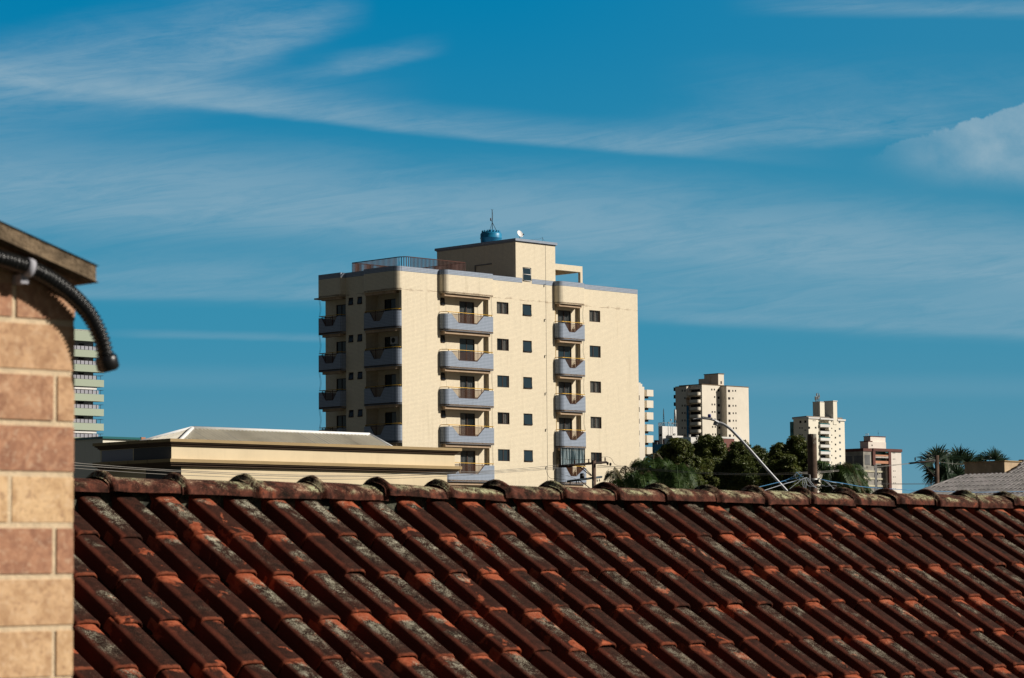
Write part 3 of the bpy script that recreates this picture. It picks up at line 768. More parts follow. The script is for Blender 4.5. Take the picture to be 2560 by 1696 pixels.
# rear slope, the same tiles mirrored over the ridge
roof2 = bpy.data.objects.new('rear_roof', me); C.objects.link(roof2); roof2.parent = t
cc = RO+d0*(CP*20); RZ = Matrix.Translation((cc.x, cc.y, 0)) @ Matrix.Rotation(pi, 4, 'Z') @ Matrix.Translation((-cc.x, -cc.y, 0)); roof2.matrix_basis = RZ @ RM @ Matrix.Translation((0, 0, -.068))
# boarding under the tiles
m = Mesh()
for s_ in (1, -1):
    P = lambda u, s__: RO+d0*u+V((-n0.x*s_*cos(RA)*s__, -n0.y*s_*cos(RA)*s__, -sin(RA)*s__))-V((0, 0, .095))
    m.poly([P(-2.4, 0), P(9.4, 0), P(9.4, 4.6), P(-2.4, 4.6)])
obj('roof_boarding', m, M['timber'], t)
m = Mesh(); a = RO+d0*(-2.1); q = RO+d0*9.1
for z0, z1, hw in ((-EH, RO.z-2.35, 3.5),):
    pts = [a-n0*hw, q-n0*hw, q+n0*hw, a+n0*hw]; m.prism([(v.x, v.y) for v in pts], z0, z1)
for e in (a, q):
    for k in (0,): m.poly([e-n0*3.5+V((0, 0, RO.z*0-2.35-.0)), e+n0*3.5+V((0, 0, -2.35)), e+V((0, 0, -.12))])
obj('wall', m, M['plaster'], t)
# ridge tiles
def ridge_mesh(seed, name='ridge_tile'):
    r = random.Random(seed); vs = []; fs = []; uvs = []; col = []; rv = (r.random(), r.random(), r.random())
    hp = [(.100, -.022), (.099, -.008), (.096, .006), (.090, .013), (.078, .021), (.062, .029), (.042, .036), (.020, .0405)]
    prof = hp+[(0, .042)]+[(-a, b) for a, b in reversed(hp)]
    xs = [(-.012, 0), (.0, .003), (.005, .016), (.013, .023), (.024, .023), (.032, .016), (.038, .004), (.08, .0), (.2, -.001), (.3, -.003), (.372, -.005)]
    for x, k in xs:
        for i, (py_, pz_) in enumerate(prof):
            nn = .0035*MN.noise(V((x*14+seed*3.1, py_*20, pz_*20)))+.0022*MN.noise(V((x*60+seed*7.1, py_*60, pz_*60)))
            t_ = i/(len(prof)-1); a_ = pi*t_
            vs.append((x+.012*cos(seed*1.7)*(t_-.5)*(1 if k > .004 else 0), py_+cos(a_)*k*.75, pz_+(max(0, sin(a_))**3.5*.82+.18*max(0, sin(a_))**.5)*k*1.08+nn))
    n = len(prof)
    for j in range(len(xs)-1):
        for i in range(n-1):
            a = j*n+i; fs.append((a, a+1, a+1+n, a+n))
            for (ii, jj) in ((i, j), (i+1, j), (i+1, j+1), (i, j+1)):
                ang = sin(pi*ii/(n-1)); uvs.append((xs[jj][0]/.36, ang if xs[jj][1] < .004 else ang*.6)); col.append((*rv, 1))
    me = bpy.data.meshes.new(name); me.from_pydata(vs, [], fs); ul = me.uv_layers.new(name='tile'); ul.data.foreach_set('uv', [k for q in uvs for k in q])
    ca = me.color_attributes.new('rnd', 'FLOAT_COLOR', 'CORNER'); ca.data.foreach_set('color', [k for q in col for k in q])
    me.polygons.foreach_set('use_smooth', [True]*len(fs)); me.update(); me.materials.append(clayr); return me
rr = random.Random(5)
capx = [253, 440, 615, 785, 945, 1093, 1241, 1382, 1514, 1640, 1764, 1884, 1998, 2112, 2213, 2314, 2415, 2513]
for i in range(-4, 26):
    me = ridge_mesh(i+20); o = bpy.data.objects.new('ridge_tile', me); C.objects.link(o); o.parent = roof
    p = RO+d0*(.36*i-.03)+V((0, 0, -.016)); R3 = Matrix.Rotation(TH+rr.gauss(0, .012), 4, 'Z') @ Matrix.Rotation(rr.gauss(0, .008)+.012, 4, 'Y') @ Matrix.Rotation(rr.gauss(0, .05), 4, 'X')
    o.matrix_parent_inverse = (RM @ Matrix.Translation((0, 0, -.068))).inverted()
    o.matrix_basis = Matrix.Translation((p.x, p.y, p.z+EH+rr.gauss(0, .0015))) @ R3
# mossy mortar bedding below the ridge tiles
m = Mesh(); N = 420
mv = []
for i in range(N):
    u = -1.5+10.2*i/(N-1)
    for j in range(5):
        s_ = .03+.025*j; nn = MN.noise(V((u*9, j*.9, 1.3))); n2 = MN.noise(V((u*28, j*1.7, 8.3)))
        drop = (-.012 if j < 2 else -.03-.028*(j-2))
        mv.append(RO+d0*u+sdn*(s_+.015*nn+(.03*max(0, nn) if j > 2 else 0))+nrm*(drop+.016*nn+.008*n2-.0))
m.v = [tuple(v) for v in mv]
for i in range(N-1):
    for j in range(4): a = i*5+j; m.f.append((a, a+1, a+6, a+5)); m.mi.append(0); m.sm.append(True)
mm, p = newmat('mossy_mortar'); co = objco(); nb = tnoise(co, 22., 5, .65); nf = tnoise(co, 120., 3, .7)
c = mixc(sstep(nb, .38, .62), (.012, .013, .008), (.085, .085, .055)); c = mixc(sstep(nf, .56, .70)*.7, c, (.24, .24, .17))
X.nt.links.new(c, p.inputs['Base Color']); p.inputs['Roughness'].default_value = .95
obj('ridge_mortar', m, mm, roof).matrix_parent_inverse = (RM @ Matrix.Translation((0, 0, -.068))).inverted()

# ================================================================== brick clad wall at the left edge
PC = at(185, 950, 3.55)
bw = empty('brick_wall', (PC.x, PC.y, 0), TH, 'tan and brown brick clad wall end at the left edge, close to the camera', 'wall')
def pw(u, off, z): return PC*0+V((u, -off, z))
m = Mesh(); m.box(-1.2, -.0004, .0006, .9, -EH, .375)
obj('wall', m, M['mortar'], bw)
bm_, p = newmat('brick_cladding'); co = objco(); a_ = X.nt.nodes.new('ShaderNodeAttribute'); a_.attribute_name = 'rnd'; r1, r2, r3 = sep(a_.outputs['Color']); px, py, pz = sep(co)
n_ = tnoise(combine(px+r1*5., py, pz+r2*5.), 26., 6, .72, 1.2)
ca_ = mixc(sstep(r1, .05, 1.), (.52, .31, .15), (.27, .115, .065)); cb_ = mixc(sstep(r1, .05, 1.), (.78, .53, .29), (.50, .25, .14))
nq = tnoise(combine(px+r2*3., py, pz+r1*4.), 95., 4, .7, .5)
cc_ = mixc(sstep(n_, .30, .66), ca_, cb_); cc_ = mixc(sstep(nq, .50, .68)*.4, cc_, (.72, .53, .36)); cc_ = mixc(sstep(nq, .50, .32)*.5, cc_, (.25, .115, .07))
X.nt.links.new(cc_, p.inputs['Base Color']); p.inputs['Roughness'].default_value = .85
bricks = Mesh(); bc = []; r = random.Random(11)
z0 = .122; CH = .0687
offs = {0: (-.103, .15), 1: (-.2, .8), 2: (-.031, .35), 3: (-.22, .3), 4: (-.150, .9), }
pat = {-3: -.031-.0, -2: -.2, -1: -.031, 0: -.103, 1: -.26, 2: -.031, 3: -.27, 4: -.098}
tone = {4: .75, 3: .50, 2: .50, 1: .92, 0: .12, -1: 1.0, -2: .38, -3: .22}
for k in range(-40, 5):
    zt = z0+CH*k if k < 5 else 0
    ztop, zbot = z0+CH*k-.0042, z0+CH*(k-1)+.0042
    j = pat.get(k, [-.03, -.25, -.1, -.2][k % 4]); edges = [0.]
    x = j
    while x > -1.2: edges.append(x); x -= .23
    edges.append(-1.2)
    for i in range(len(edges)-1):
        a, b = edges[i+1]+.004, edges[i]-(.004 if i else 0)
        if b-a < .01: continue
        h0 = len(bricks.f); e = .002
        bricks.box(a, b, -.0012+r.gauss(0, .0003), .004, zbot, ztop)
        if i == 0: bricks.box(-.003, .0006, .004, .9, zbot, ztop)
        tn = tone.get(k, r.random()) if i < 2 else r.random()
        tn = min(1, max(0, tn+(r.gauss(0, .12) if i else 0)+(.15 if (k == 4 and i == 1) else 0)-(.0 if k != 2 else -.0)))
        rv = (tn, r.random(), r.random(), 1)
        bc += [rv]*(4*(len(bricks.f)-h0))
o = obj('brick_cladding', bricks, bm_, bw)
ca = o.data.color_attributes.new('rnd', 'FLOAT_COLOR', 'CORNER'); ca.data.foreach_set('color', [k for q in bc for k in q])
# sloping concrete coping slab
q0 = ray(0, 597); q1 = ray(244, 705)
def Fp(x, y, off):
    v = ray(x, y); o_ = PC-n0*off; o_ = V((o_.x, o_.y, 0)); tt = o_.dot(n0)/v.dot(n0); P = v*tt; return (P-o_).dot(d0), P.z
OV = .030
ua, za = Fp(0, 597, OV); ub, zb_ = Fp(242, 706, OV); ut, zt_ = Fp(249, 668, OV)
sl = (zb_-za)/(ub-ua); thk = zt_-(zb_+sl*(ut-ub))
m = Mesh(); N = 24; u9 = ub-1.3
def zc(u, k): return zb_+sl*(u-ub)+thk*k*1.02
vs = []
for u in (u9, ub):
    for y in (-OV, .5):
        for k in (0, 1): vs.append((u, y, zc(u, k)))
m.v = vs; m.f = [(0, 2, 6, 4)[::-1], (1, 5, 7, 3)[::-1], (0, 4, 5, 1), (2, 3, 7, 6), (4, 6, 7, 5), (0, 1, 3, 2)]; m.mi = [0]*6; m.sm = [False]*6
o = obj('coping_slab', m, M['concrete'], bw)
bv = o.modifiers.new('bevel', 'BEVEL'); bv.width = .0025; bv.segments = 2
m = Mesh(); # brick gable filling between the last course and the slab
zz = z0+CH*4
m.v = [(-1.2, -.0012, zz-.02), (-.001, -.0012, zz-.02), (-.001, -.0012, zc(0, 0)), (-1.2, -.0012, zc(-1.2, 0)), (-1.2, .5, zz-.02), (-.001, .5, zz-.02), (-.001, .5, zc(0, 0)), (-1.2, .5, zc(-1.2, 0))]
m.f = [(0, 1, 2, 3), (4, 7, 6, 5), (1, 5, 6, 2), (0, 3, 7, 4), (3, 2, 6, 7), (0, 4, 5, 1)]; m.mi = [0]*6; m.sm = [False]*6
o = obj('gable_infill', m, bm_, bw); ca = o.data.color_attributes.new('rnd', 'FLOAT_COLOR', 'CORNER'); ca.data.foreach_set('color', [k for q in range(24) for k in (.55, .3, .5, 1)])
# corrugated conduit
pts = []
for x, y, of in ((-260, 640, .022), (-120, 632, .022), (-20, 643, .022), (67, 669, .022), (126, 699, .022), (182, 741, .022), (225, 790, .022), (252, 845, .023), (266, 900, .024)):
    u, z = Fp(x, y, of); pts.append(V((u, -of, z)))
cv = smooth_curve(pts, 40); m = Mesh(); L_ = 0; rs = []
for i, p in enumerate(cv):
    if i: L_ += (p-cv[i-1]).length
    rs.append(.0108+.0013*(1 if (L_/.0062) % 1 < .5 else -1))
m.tube(cv, lambda f: rs[min(len(rs)-1, int(round(f*(len(rs)-1))))], 14)
co_ = empty('corrugated_conduit', (PC.x, PC.y, 0), TH, 'black corrugated cable conduit curving down from under the concrete coping on the brick wall', 'conduit')
obj('tube', m, M['conduit'], co_)
m = Mesh(); e = cv[-1]; dr = (cv[-1]-cv[-3]).normalized(); m.tube([e-dr*.006, e-dr*.002, e+dr*.012, e+dr*.016], lambda f: [.0135, .0155, .0155, .011][int(round(f*3))], 14); obj('end_cap', m, M['conduit'], co_)
m = Mesh(); i0 = min(range(len(cv)), key=lambda i: (cv[i]-pts[3]).length); dr = (cv[i0+2]-cv[i0-2]).normalized()
m.tube([cv[i0]-dr*.004, cv[i0]+dr*.006], .0135, 14); m.box(cv[i0].x-.009, cv[i0].x+.003, -.022, -.002, cv[i0].z-.022, cv[i0].z-.010); obj('clamp', m, M['lilac'], co_)
# ================================================================== cream flat-fronted house with heavy cornices, left of the block
H = Root('cornice_house', 428, 90, 'long cream rendered building with khaki cornices and pale corrugated roof, left of the big block', 'house')
def mould(m, u0, u1, w0, w1, z0, z1, steps):
    """stepped cornice ring; steps: (drop fraction, projection)"""
    for (a, b, pj) in steps: m.box(u0-pj, u1+pj, w0-pj, w1+pj, z0+(z1-z0)*a, z0+(z1-z0)*b)
Fz = lambda x, y, w=0.: H.F(x, y, w)[1]
UW = H.F(1136.7, 1140)[0]; DW = H.L(251, 1135)[0]
zc1t, zc1b = Fz(428, 1096)-.02, Fz(428, 1115.6); zc2t, zc2b = Fz(428, 1147.6), Fz(428, 1167)
sx = H.F(453.1, 1180, .05)[0]; UL = H.F(1117.8, 1195, .05)[0]
m = Mesh(); m.box(0, UW, 0, DW, zc2t-.02, zc1b+.05); H.part('wall', m, M['cream'])
m = Mesh(); m.box(sx, UL, .05, 4.6, -EH, zc2b+.03); H.part('lower_wall', m, M['cream'])
hs = zc1t-zc1b
for nm, zt, zb in (('upper_cornice', zc1t, zc1b), ('lower_cornice', zc2t, zc2b)):
    h = zt-zb
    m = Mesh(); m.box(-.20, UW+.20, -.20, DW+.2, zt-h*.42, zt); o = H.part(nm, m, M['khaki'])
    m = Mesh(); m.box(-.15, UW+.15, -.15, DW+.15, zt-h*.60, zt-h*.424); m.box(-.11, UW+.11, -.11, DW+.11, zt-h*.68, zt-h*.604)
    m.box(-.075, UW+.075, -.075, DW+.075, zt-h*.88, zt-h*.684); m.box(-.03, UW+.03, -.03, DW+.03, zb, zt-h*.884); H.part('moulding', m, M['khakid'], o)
    m = Mesh()
    for w in (1.1, 2.2, 3.3): m.box(-.206, -.20, w, w+.015, zt-h*.42, zt); m.box(-.156, -.15, w, w+.015, zt-h*.6, zt-h*.42)
    H.part('joint', m, M['black'], o)
m = Mesh(); m.box(-.006, 0, .02, DW*.52, zc2t+.01, zc1b-.01); H.part('bare_render_panel', m, M['blockdark'])
m = Mesh(); m.box(sx-.006, sx, .06, DW*.5, -EH, zc2b); H.part('bare_render_panel', m, M['blockdark'])
m = Mesh(); m.box(-.006, 0, DW*.535, DW*.98, zc2t+.03, zc1b-.02); H.part('bare_render_panel', m, M['lilac'])
# corrugated hip roof
rm = Mesh(); wr = DW/2
ua, za = H.F(481, 1073, wr); ub, zb = H.F(924, 1088, wr); ez = zc1t-.30; e0, e1, f0, f1 = .15, H.F(1012, 1116, .1)[0], .12, DW-.12
zr = (za+zb)/2
def quadwave(m, A_, B_, C_, D_, n, amp, nrm_, rows=1):
    """A,B bottom edge; D,C top edge; corrugations run bottom to top"""
    A_, B_, C_, D_ = map(V, (A_, B_, C_, D_)); nrm_ = V(nrm_).normalized()
    K = n*6
    # keep corrugations parallel: clip by parameter along bottom edge
    for i in range(K):
        t0, t1 = i/K, (i+1)/K
        o0 = nrm_*amp*cos(2*pi*n*t0); o1 = nrm_*amp*cos(2*pi*n*t1)
        m.poly([A_.lerp(B_, t0)+o0, A_.lerp(B_, t1)+o1, D_.lerp(C_, t1)+o1, D_.lerp(C_, t0)+o0], sm=True)
L_ = e1-e0; nfr = int(L_/.177)
def hip(m, x, z_at):  # parallel corrugation on a trapezoid: strips cut by the hips
    pass
A0, A1, Rz0, Rz1 = V((e0, f0, ez)), V((e1, f0, ez)), V((ua, wr, zr)), V((ub, wr, zr)); nn = (A1-A0).cross(Rz0-A0).normalized()
K = nfr*6
for i in range(K):
    xa, xb = e0+L_*i/K, e0+L_*(i+1)/K
    def topf(x):
        if x < ua: return (x-e0)/(ua-e0)
        if x > ub: return (e1-x)/(e1-ub)
        return 1.
    ta, tb = topf(xa), topf(xb); oa, ob = nn*.042*cos(2*pi*xa/.177), nn*.042*cos(2*pi*xb/.177)
    P = lambda x, t: V((x, f0+(wr-f0)*t, ez+(zr-ez)*t))
    rm.poly([P(xa, 0)+oa, P(xb, 0)+ob, P(xb, tb)+ob, P(xa, ta)+oa], sm=True)
rm.poly([(e0, f1, ez), (ua, wr, zr), (ub, wr, zr), (e1, f1, ez)])
Kw = int((f1-f0)/.177)*6
for (ex, rx, sgn) in ((e0, ua, -1), (e1, ub, 1)):
    n_ = V((sgn*(zr-ez), 0, abs(rx-ex))).normalized()
    for i in range(Kw):
        ya, yb = f0+(f1-f0)*i/Kw, f0+(f1-f0)*(i+1)/Kw
        tf = lambda y: 1-abs(y-wr)/(wr-f0)
        oa, ob = n_*.042*cos(2*pi*ya/.177), n_*.042*cos(2*pi*yb/.177)
        P = lambda y, t: V((ex+(rx-ex)*t, y, ez+(zr-ez)*t))
        rm.poly([P(ya, 0)+oa, P(yb, 0)+ob, P(yb, tf(yb))+ob, P(ya, tf(ya))+oa], sm=True)
o = H.part('corrugated_roof', rm, M['fibre'])
m = Mesh(); m.tube([(ua, wr, zr+.03), (ub, wr, zr+.03)], .065, 8)
for (r_, e_) in (((ua, wr, zr+.02), (e0, f0, ez+.02)), ((ub, wr, zr+.02), (e1, f0, ez+.02)), ((ua, wr, zr+.02), (e0, f1, ez+.02)), ((ub, wr, zr+.02), (e1, f1, ez+.02))): m.tube([r_, e_], .07, 8)
H.part('ridge_capping', m, M['ridge_w'], o)
m = Mesh(); # darker laps where the sheets overlap
for f in (.075, .2, .33, .36, .52, .66, .72, .86):
    x = e0+L_*f; t = topf(x); a = V((x, f0, ez))+nn*.03; b_ = V((x, f0+(wr-f0)*t, ez+(zr-ez)*t))+nn*.03; m.tube([a, b_], .006, 3)
H.part('sheet_lap', m, M['lilac'], o)

# ================================================================== grey tiled hip-roof house at the right edge
G = Root('grey_roof_house', 2330, 118, 'house with a grey tiled hip roof behind the right end of the clay ridge', 'house')
# the visible slope rises to the right (local +u); hip along its front-left edge
g = Mesh(); TA = radians(19); cp, rp = .235, .62
U0 = G.L(2318, 1222)   # reference
org = at(2322, 1222, 118)
def GP(u, w, h=0.): # roof plane point in local coords; z along slope
    return V((u*cos(TA)-h*sin(TA), w, org.z+u*sin(TA)+h*cos(TA)))
gl = V((org.x, org.y, 0))-G.o; ou, ow = gl.dot(G.d), gl.dot(G.n)
# solve plane coordinates from pixels
def onroof(x, y):
    v = ray(x, y); n_ = G.d*(-sin(TA))+V((0, 0, cos(TA))); t = org.dot(n_)/v.dot(n_); P = v*t-org
    return P.dot(G.d)/cos(TA), P.dot(G.n)
hipA = onroof(2318, 1224); hipB = onroof(2400, 1195); brk = onroof(2511, 1193.5); vl = onroof(2552, 1166); far_r = onroof(2620, 1120)
def inside(u, w):
    # left of the hip line is cut away
    (a, b), (c, e) = hipA, hipB; s_ = (c-a)*(w-b)-(e-b)*(u-a)
    return s_
uv_prof = [(0., .0), (.02, .0), (.03, .02), (.05, .052), (.085, .078), (.12, .084), (.155, .078), (.19, .052), (.21, .02), (.22, 0), (.235, .0)]
r = random.Random(2)
for ci in range(-46, 26):
    w0 = ci*cp
    for ri in range(-9, 16):
        u0 = ri*rp
        if inside(u0+rp/2, w0+cp/2) > .04: continue
        if u0 > brk[0]-.05 and w0 > brk[1]-.0 and ((u0-brk[0])*(vl[1]-brk[1])-(w0-brk[1])*(vl[0]-brk[0])) < 0 and u0+rp > 0 and w0+cp > brk[1]: continue
        lf = .022; j = r.gauss(0, .002)
        for (a, ha), (b_, hb) in zip(uv_prof, uv_prof[1:]):
            g.poly([GP(u0-.03, w0+cp-a, ha+lf+j), GP(u0-.03, w0+cp-b_, hb+lf+j), GP(u0+rp, w0+cp-b_, hb), GP(u0+rp, w0+cp-a, ha)], sm=True)
            g.poly([GP(u0-.03, w0+cp-a, ha+lf+j-.016), GP(u0-.03, w0+cp-b_, hb+lf+j-.016), GP(u0-.03, w0+cp-b_, hb+lf+j), GP(u0-.03, w0+cp-a, ha+lf+j)])
gx = V((ou, ow, 0))
def shift(m): m.v = [(x+ou, y+ow, z) for x, y, z in m.v]; return m
M['greytile'] = paint('grey_roof_tile', (.20, .185, .18), .55, .2, 2.2, bump=.2)
G.part('roof', shift(g), M['greytile'])
m = Mesh(); a, b_ = GP(*hipA, .05), GP(*hipB, .05); d_ = (b_-a).normalized(); m.tube([a-d_*3, b_+d_*.1], .06, 6); G.part('hip_tile', shift(m), M['greytile'])
# water tank housing: rendered box wall
p1 = at(2410.7, 1153.8, 121.5)-G.o; 
def loc(x, y, Y): p = at(x, y, Y)-G.o; return V((p.dot(G.d), p.dot(G.n), p.z))
near = loc(2511, 1151.5, 118.5)
wl = G.L(2410.7, 1153.8, near.x)[0]; ur = G.F(2552.5, 1153, near.y)[0]
zb0 = G.L(2411, 1204, near.x)[1]
m = Mesh(); m.box(near.x, ur, near.y, wl, zb0-1.2, near.z-.04); G.part('tank_housing', m, M['boxrender'])
m = Mesh(); m.box(near.x-.05, ur+.05, near.y-.05, wl+.05, near.z-.04, near.z); G.part('coping', m, M['khaki'])
m = Mesh(); a = V(loc(2512, 1196, 118.3)); b_ = V(loc(2566, 1160, 119.5)); m.tube([a, b_, b_+(b_-a)*.6], .13, 4); G.part('flashing', m, M['ridge_w'])
m = Mesh(); a = V(loc(2552, 1158, 119.5)); m.tube([a, a+V((4, .6, .05))], .18, 6); G.part('ridge_tile', m, M['greytile'])
m = Mesh(); m.box(ou-1.5+1.2, ou+12, ow-7, ow+3, -EH, org.z-.9); G.part('wall', m, M['plaster'])
# ================================================================== distant buildings
def flatwins(R, name, plane, c, rects, mat, proud=-.0, dep=.18, frame=None):
    """each window its own part: a pane set back in an opening-coloured reveal box"""
    cache = {}
    for (a0, a1, z0, z1) in rects:
        key = (round(a1-a0, 2), round(z1-z0, 2), plane)
        if key not in cache:
            m = Mesh(); W_, H_ = a1-a0, z1-z0; e = .03
            B_ = (lambda a, b, k0, k1, z, zz: m.box(a, b, k0, k1, z, zz)) if plane == 'w' else (lambda a, b, k0, k1, z, zz: m.box(k0, k1, a, b, z, zz))
            B_(0, W_, -e, .02, 0, H_)
            cache[key] = m.mesh(name)
            cache[key].materials.append(mat)
        me = cache[key]; o = bpy.data.objects.new(name, me); C.objects.link(o); o.parent = R.e
        o.location = ((a0, c, z0+R.dz) if plane == 'w' else (c, a0, z0+R.dz))
def rectF(R, x, y, wpx, hpx, w=0.):
    u0, z1 = R.F(x, y, w); u1, z0 = R.F(x+wpx, y+hpx, w); return (u0, u1, z0, z1)
def rectL(R, x, y, wpx, hpx, u=0.):
    w1, z1 = R.L(x, y, u); w0, z0 = R.L(x+wpx, y+hpx, u); return (w0, w1, z0, z1)
def q7(X_, Y_): return 1480+X_/4.611, 900+Y_/4.611
def q8(X_, Y_): return 1880+X_/5.2273, 940+Y_/5.2273
def ql(X_, Y_): return X_/3.921, 900+Y_/3.921
# ---- sage green balcony tower, far left
R = Root('green_balcony_tower', 258, 510, 'tall far apartment tower with sage green balcony bands, just right of the brick wall', 'apartment tower')
fl = 37.0; y0 = 912.7; zs = []
u_r = 0.; u_l = -16.
m = Mesh(); ut = R.F(233, 1000, 2.0)[0]
topz = R.F(200, 827)[1]
m.box(-16, ut, 2.0, 12, -EH, topz-1.2); R.part('wall', m, M['lilac'])
for i in range(-3, 9):
    ya, yb = y0+fl*i-fl*0, y0+fl*i+17.8
    if i == -3: ya, yb = 826.5, 826.5+ (1200-1100)/3.565
    elif i == -2: ya, yb = 876.8, 893.8
    if i >= -2: ya = 876.8+36.0*(i+2)+.45*(i+2); yb = ya+17.6
    zt, zb = R.F(240, ya)[1], R.F(240, yb)[1]
    if zb < -5: break
    m = Mesh(); m.box(u_l, 0, 0, .15, zb, zt); m.box(-.15, 0, .15, 2.0, zb, zt); m.box(u_l, 0, .15, 2.05, zb, zb+.25)
    o = R.part('balcony', m, M['greenish'])
    if i == -3: continue
    m = Mesh(); m.box(u_l, -.05, .05, .08, zt+.82, zt+.87); k = u_l
    while k < 0: m.box(k, k+.06, .05, .09, zt, zt+.85); k += .95
    m.box(-.1, -.05, .05, 2.0, zt+.82, zt+.87); R.part('railing', m, M['black'], o)
    m = Mesh(); m.box(u_l, ut-.6+(.5 if i % 3 else 0), .12, .14, zt+.05, zt+.75); R.part('glass_panel', m, M['lilac'], o)
    if i in (1, 4): m = Mesh(); m.box(u_l, ut-.4, .3, .34, zt+.9, zt+1.55); R.part('blind', m, M['white'], o)
    m = Mesh(); m.box(ut-3.6, ut-2.3, 1.96, 2.0, zt-.9, zt+1.4); m.box(-16, -11.5, 1.96, 2.0, zt-.9, zt+1.4); R.part('balcony_door', m, M['winfar'], o)
m = Mesh(); m.box(u_l, 0, 0, 12, topz, topz+.15); R.part('roof', m, M['whitewall'])
# ---- low cream building with green edge behind the cornice house
R = Root('low_cream_building', 300, 300, 'low far cream building with dark green roof edge above the left cornice end', 'building')
a0, a1 = R.F(257, 1097)[0], R.F(360, 1100)[0]; zt = R.F(300, 1093)[1]
m = Mesh(); m.box(a0, a1-.2, 0, 10, -EH, zt-.25); R.part('wall', m, M['beige2'])
m = Mesh(); m.box(a0-.2, a1-.6, -.25, 10.2, zt-.25, zt); R.part('roof_edge', m, M['teal'])
m = Mesh(); m.box(a1-.6, a1, -.3, 0, zt-.5, zt+.05); R.part('gutter_end', m, M['salmon'])
# ---- pale tower directly behind the right edge of the block
R = Root('pale_balcony_tower', 1611, 640, 'pale tower with stacked boxy balconies, half hidden by the right edge of the block', 'apartment tower')
zt = R.F(1597, 957)[1]; ul = R.F(1580, 1000)[0]; ur = R.F(1623, 1000)[0]
uA = R.F(1610, 1000)[0]
m = Mesh(); px_ = [(ul, 0), (uA, 0)]
for k, (a, b_) in enumerate(((ul, 1602), (1602, 1606), (1606, 1611))):
    aa = a if k == 0 else R.F(a, 1000)[0]; bb = R.F(b_, 1000)[0]; zz = R.F(1600, (957, 960, 967)[k])[1]
    m.box(aa, bb, 0, 9, -EH, zz)
m.box(uA, ur, 1.6, 9, -EH, R.F(1615, 975)[1]); R.part('wall', m, M['beige'])
for i in range(6):
    y = (345, 468, 605, 745, 870, 1005)[i]; yb = (420, 553, 688, 823, 956, 1088)[i]
    b0 = R.F(*q7(632, y))[0]; b1 = R.F(*q7(707, y))[0]; z1 = R.F(*q7(660, y))[1]; z0 = R.F(*q7(660, yb))[1]
    m = Mesh(); m.box(b0, b1, 0, .2, z0, z1); m.box(b0, b0+.2, .2, 3.4, z0, z1); m.box(b1-.2, b1, .2, 3.4, z0, z1); m.box(b0+.2, b1-.2, .2, 3.4, z0, z0+.3)
    o = R.part('balcony', m, M['beige']); m = Mesh(); m.box(b0+.3, b0+1., .4, 1.2, z0-.55, z0-.02); R.part('air_conditioner', m, M['winfar'], o)
m = Mesh()
flatwins(R, 'window', 'w', 0, [rectF(R, *q7(541, y), 1.6, 12) for y in (410, 545, 680, 815, 950)], M['winfar'])
# ---- tall two-part beige tower
R = Root('tall_beige_tower', 1761.2, 1000, 'tall weathered beige tower with a dark column of balconies, behind the street lamp head', 'apartment tower')
cx = q7(1297, 290)
U1 = R.F(*q7(1735, 320))[0]; us, _ = R.F(*q7(1520, 310)); us2 = R.F(*q7(1550, 310), -3.0)[0]
zt = R.F(*q7(1297, 288))[1]; D1 = R.L(*q7(1140, 300))[0]
wA = R.L(*q7(1185, 400), 0)[0]
uB = us
m = Mesh(); m.box(0, us, 0, 11.5, -EH, zt); m.box(us+.01, us2, 1.5, 11.4, -EH, zt-.6); m.box(us2, U1, -3.0, 11, -EH, zt-.3)
# rear-left wing
wy = 6.; uw = R.F(*q7(1090, 330), wy)[0]; wl2 = R.L(*q7(960, 320), uw)[0]
m.box(uw, 0.0-.01, wy, wl2, -EH, R.F(*q7(1090, 305), wy)[1]); R.part('wall', m, M['beige'])
m = Mesh(); m.box(-.1, us+.1, -.1, 11.6, zt, zt+.3); m.box(us2-.1, U1+.1, -3.1, 11.1, zt-.3, zt+.0); m.box(uw-.1, -.02, wy-.1, wl2, R.F(*q7(1090, 305), wy)[1], R.F(*q7(1090, 303), wy)[1]+.1); R.part('parapet', m, M['concrete'])
# roof storeys
c0 = R.F(*q7(1455, 200), 3)[0]; c1 = R.F(*q7(1520, 200), 3)[0]; zz = R.F(*q7(1455, 163), 3)[1]; wb = R.L(*q7(1293, 200), c0)[0]
m = Mesh(); m.box(c0, c1, 3, wb, zt, zz); wb2 = R.L(*q7(1228, 230), c0+.3)[0]; m.box(c0+.3, c1-.3, wb, wb2, zt, R.L(*q7(1293, 217), c0)[1]); o = R.part('roof_storey', m, M['beige'])
m = Mesh(); m.box(c0-.15, c1+.15, 2.85, wb+.15, zz, zz+.3); R.part('roof_slab', m, M['concrete'], o)
m = Mesh(); m.tube([(c0-.3, wb-3, zt), (c0-.3, wb-3, zz-1), (c0-.3, wb-4, zz-1)], .22, 6); R.part('pipe', m, M['whitewall'], o)
flatwins(R, 'window', 'w', 3, [rectF(R, *q7(1481, 246), 3.4, 7, 3)], M['winfar'])
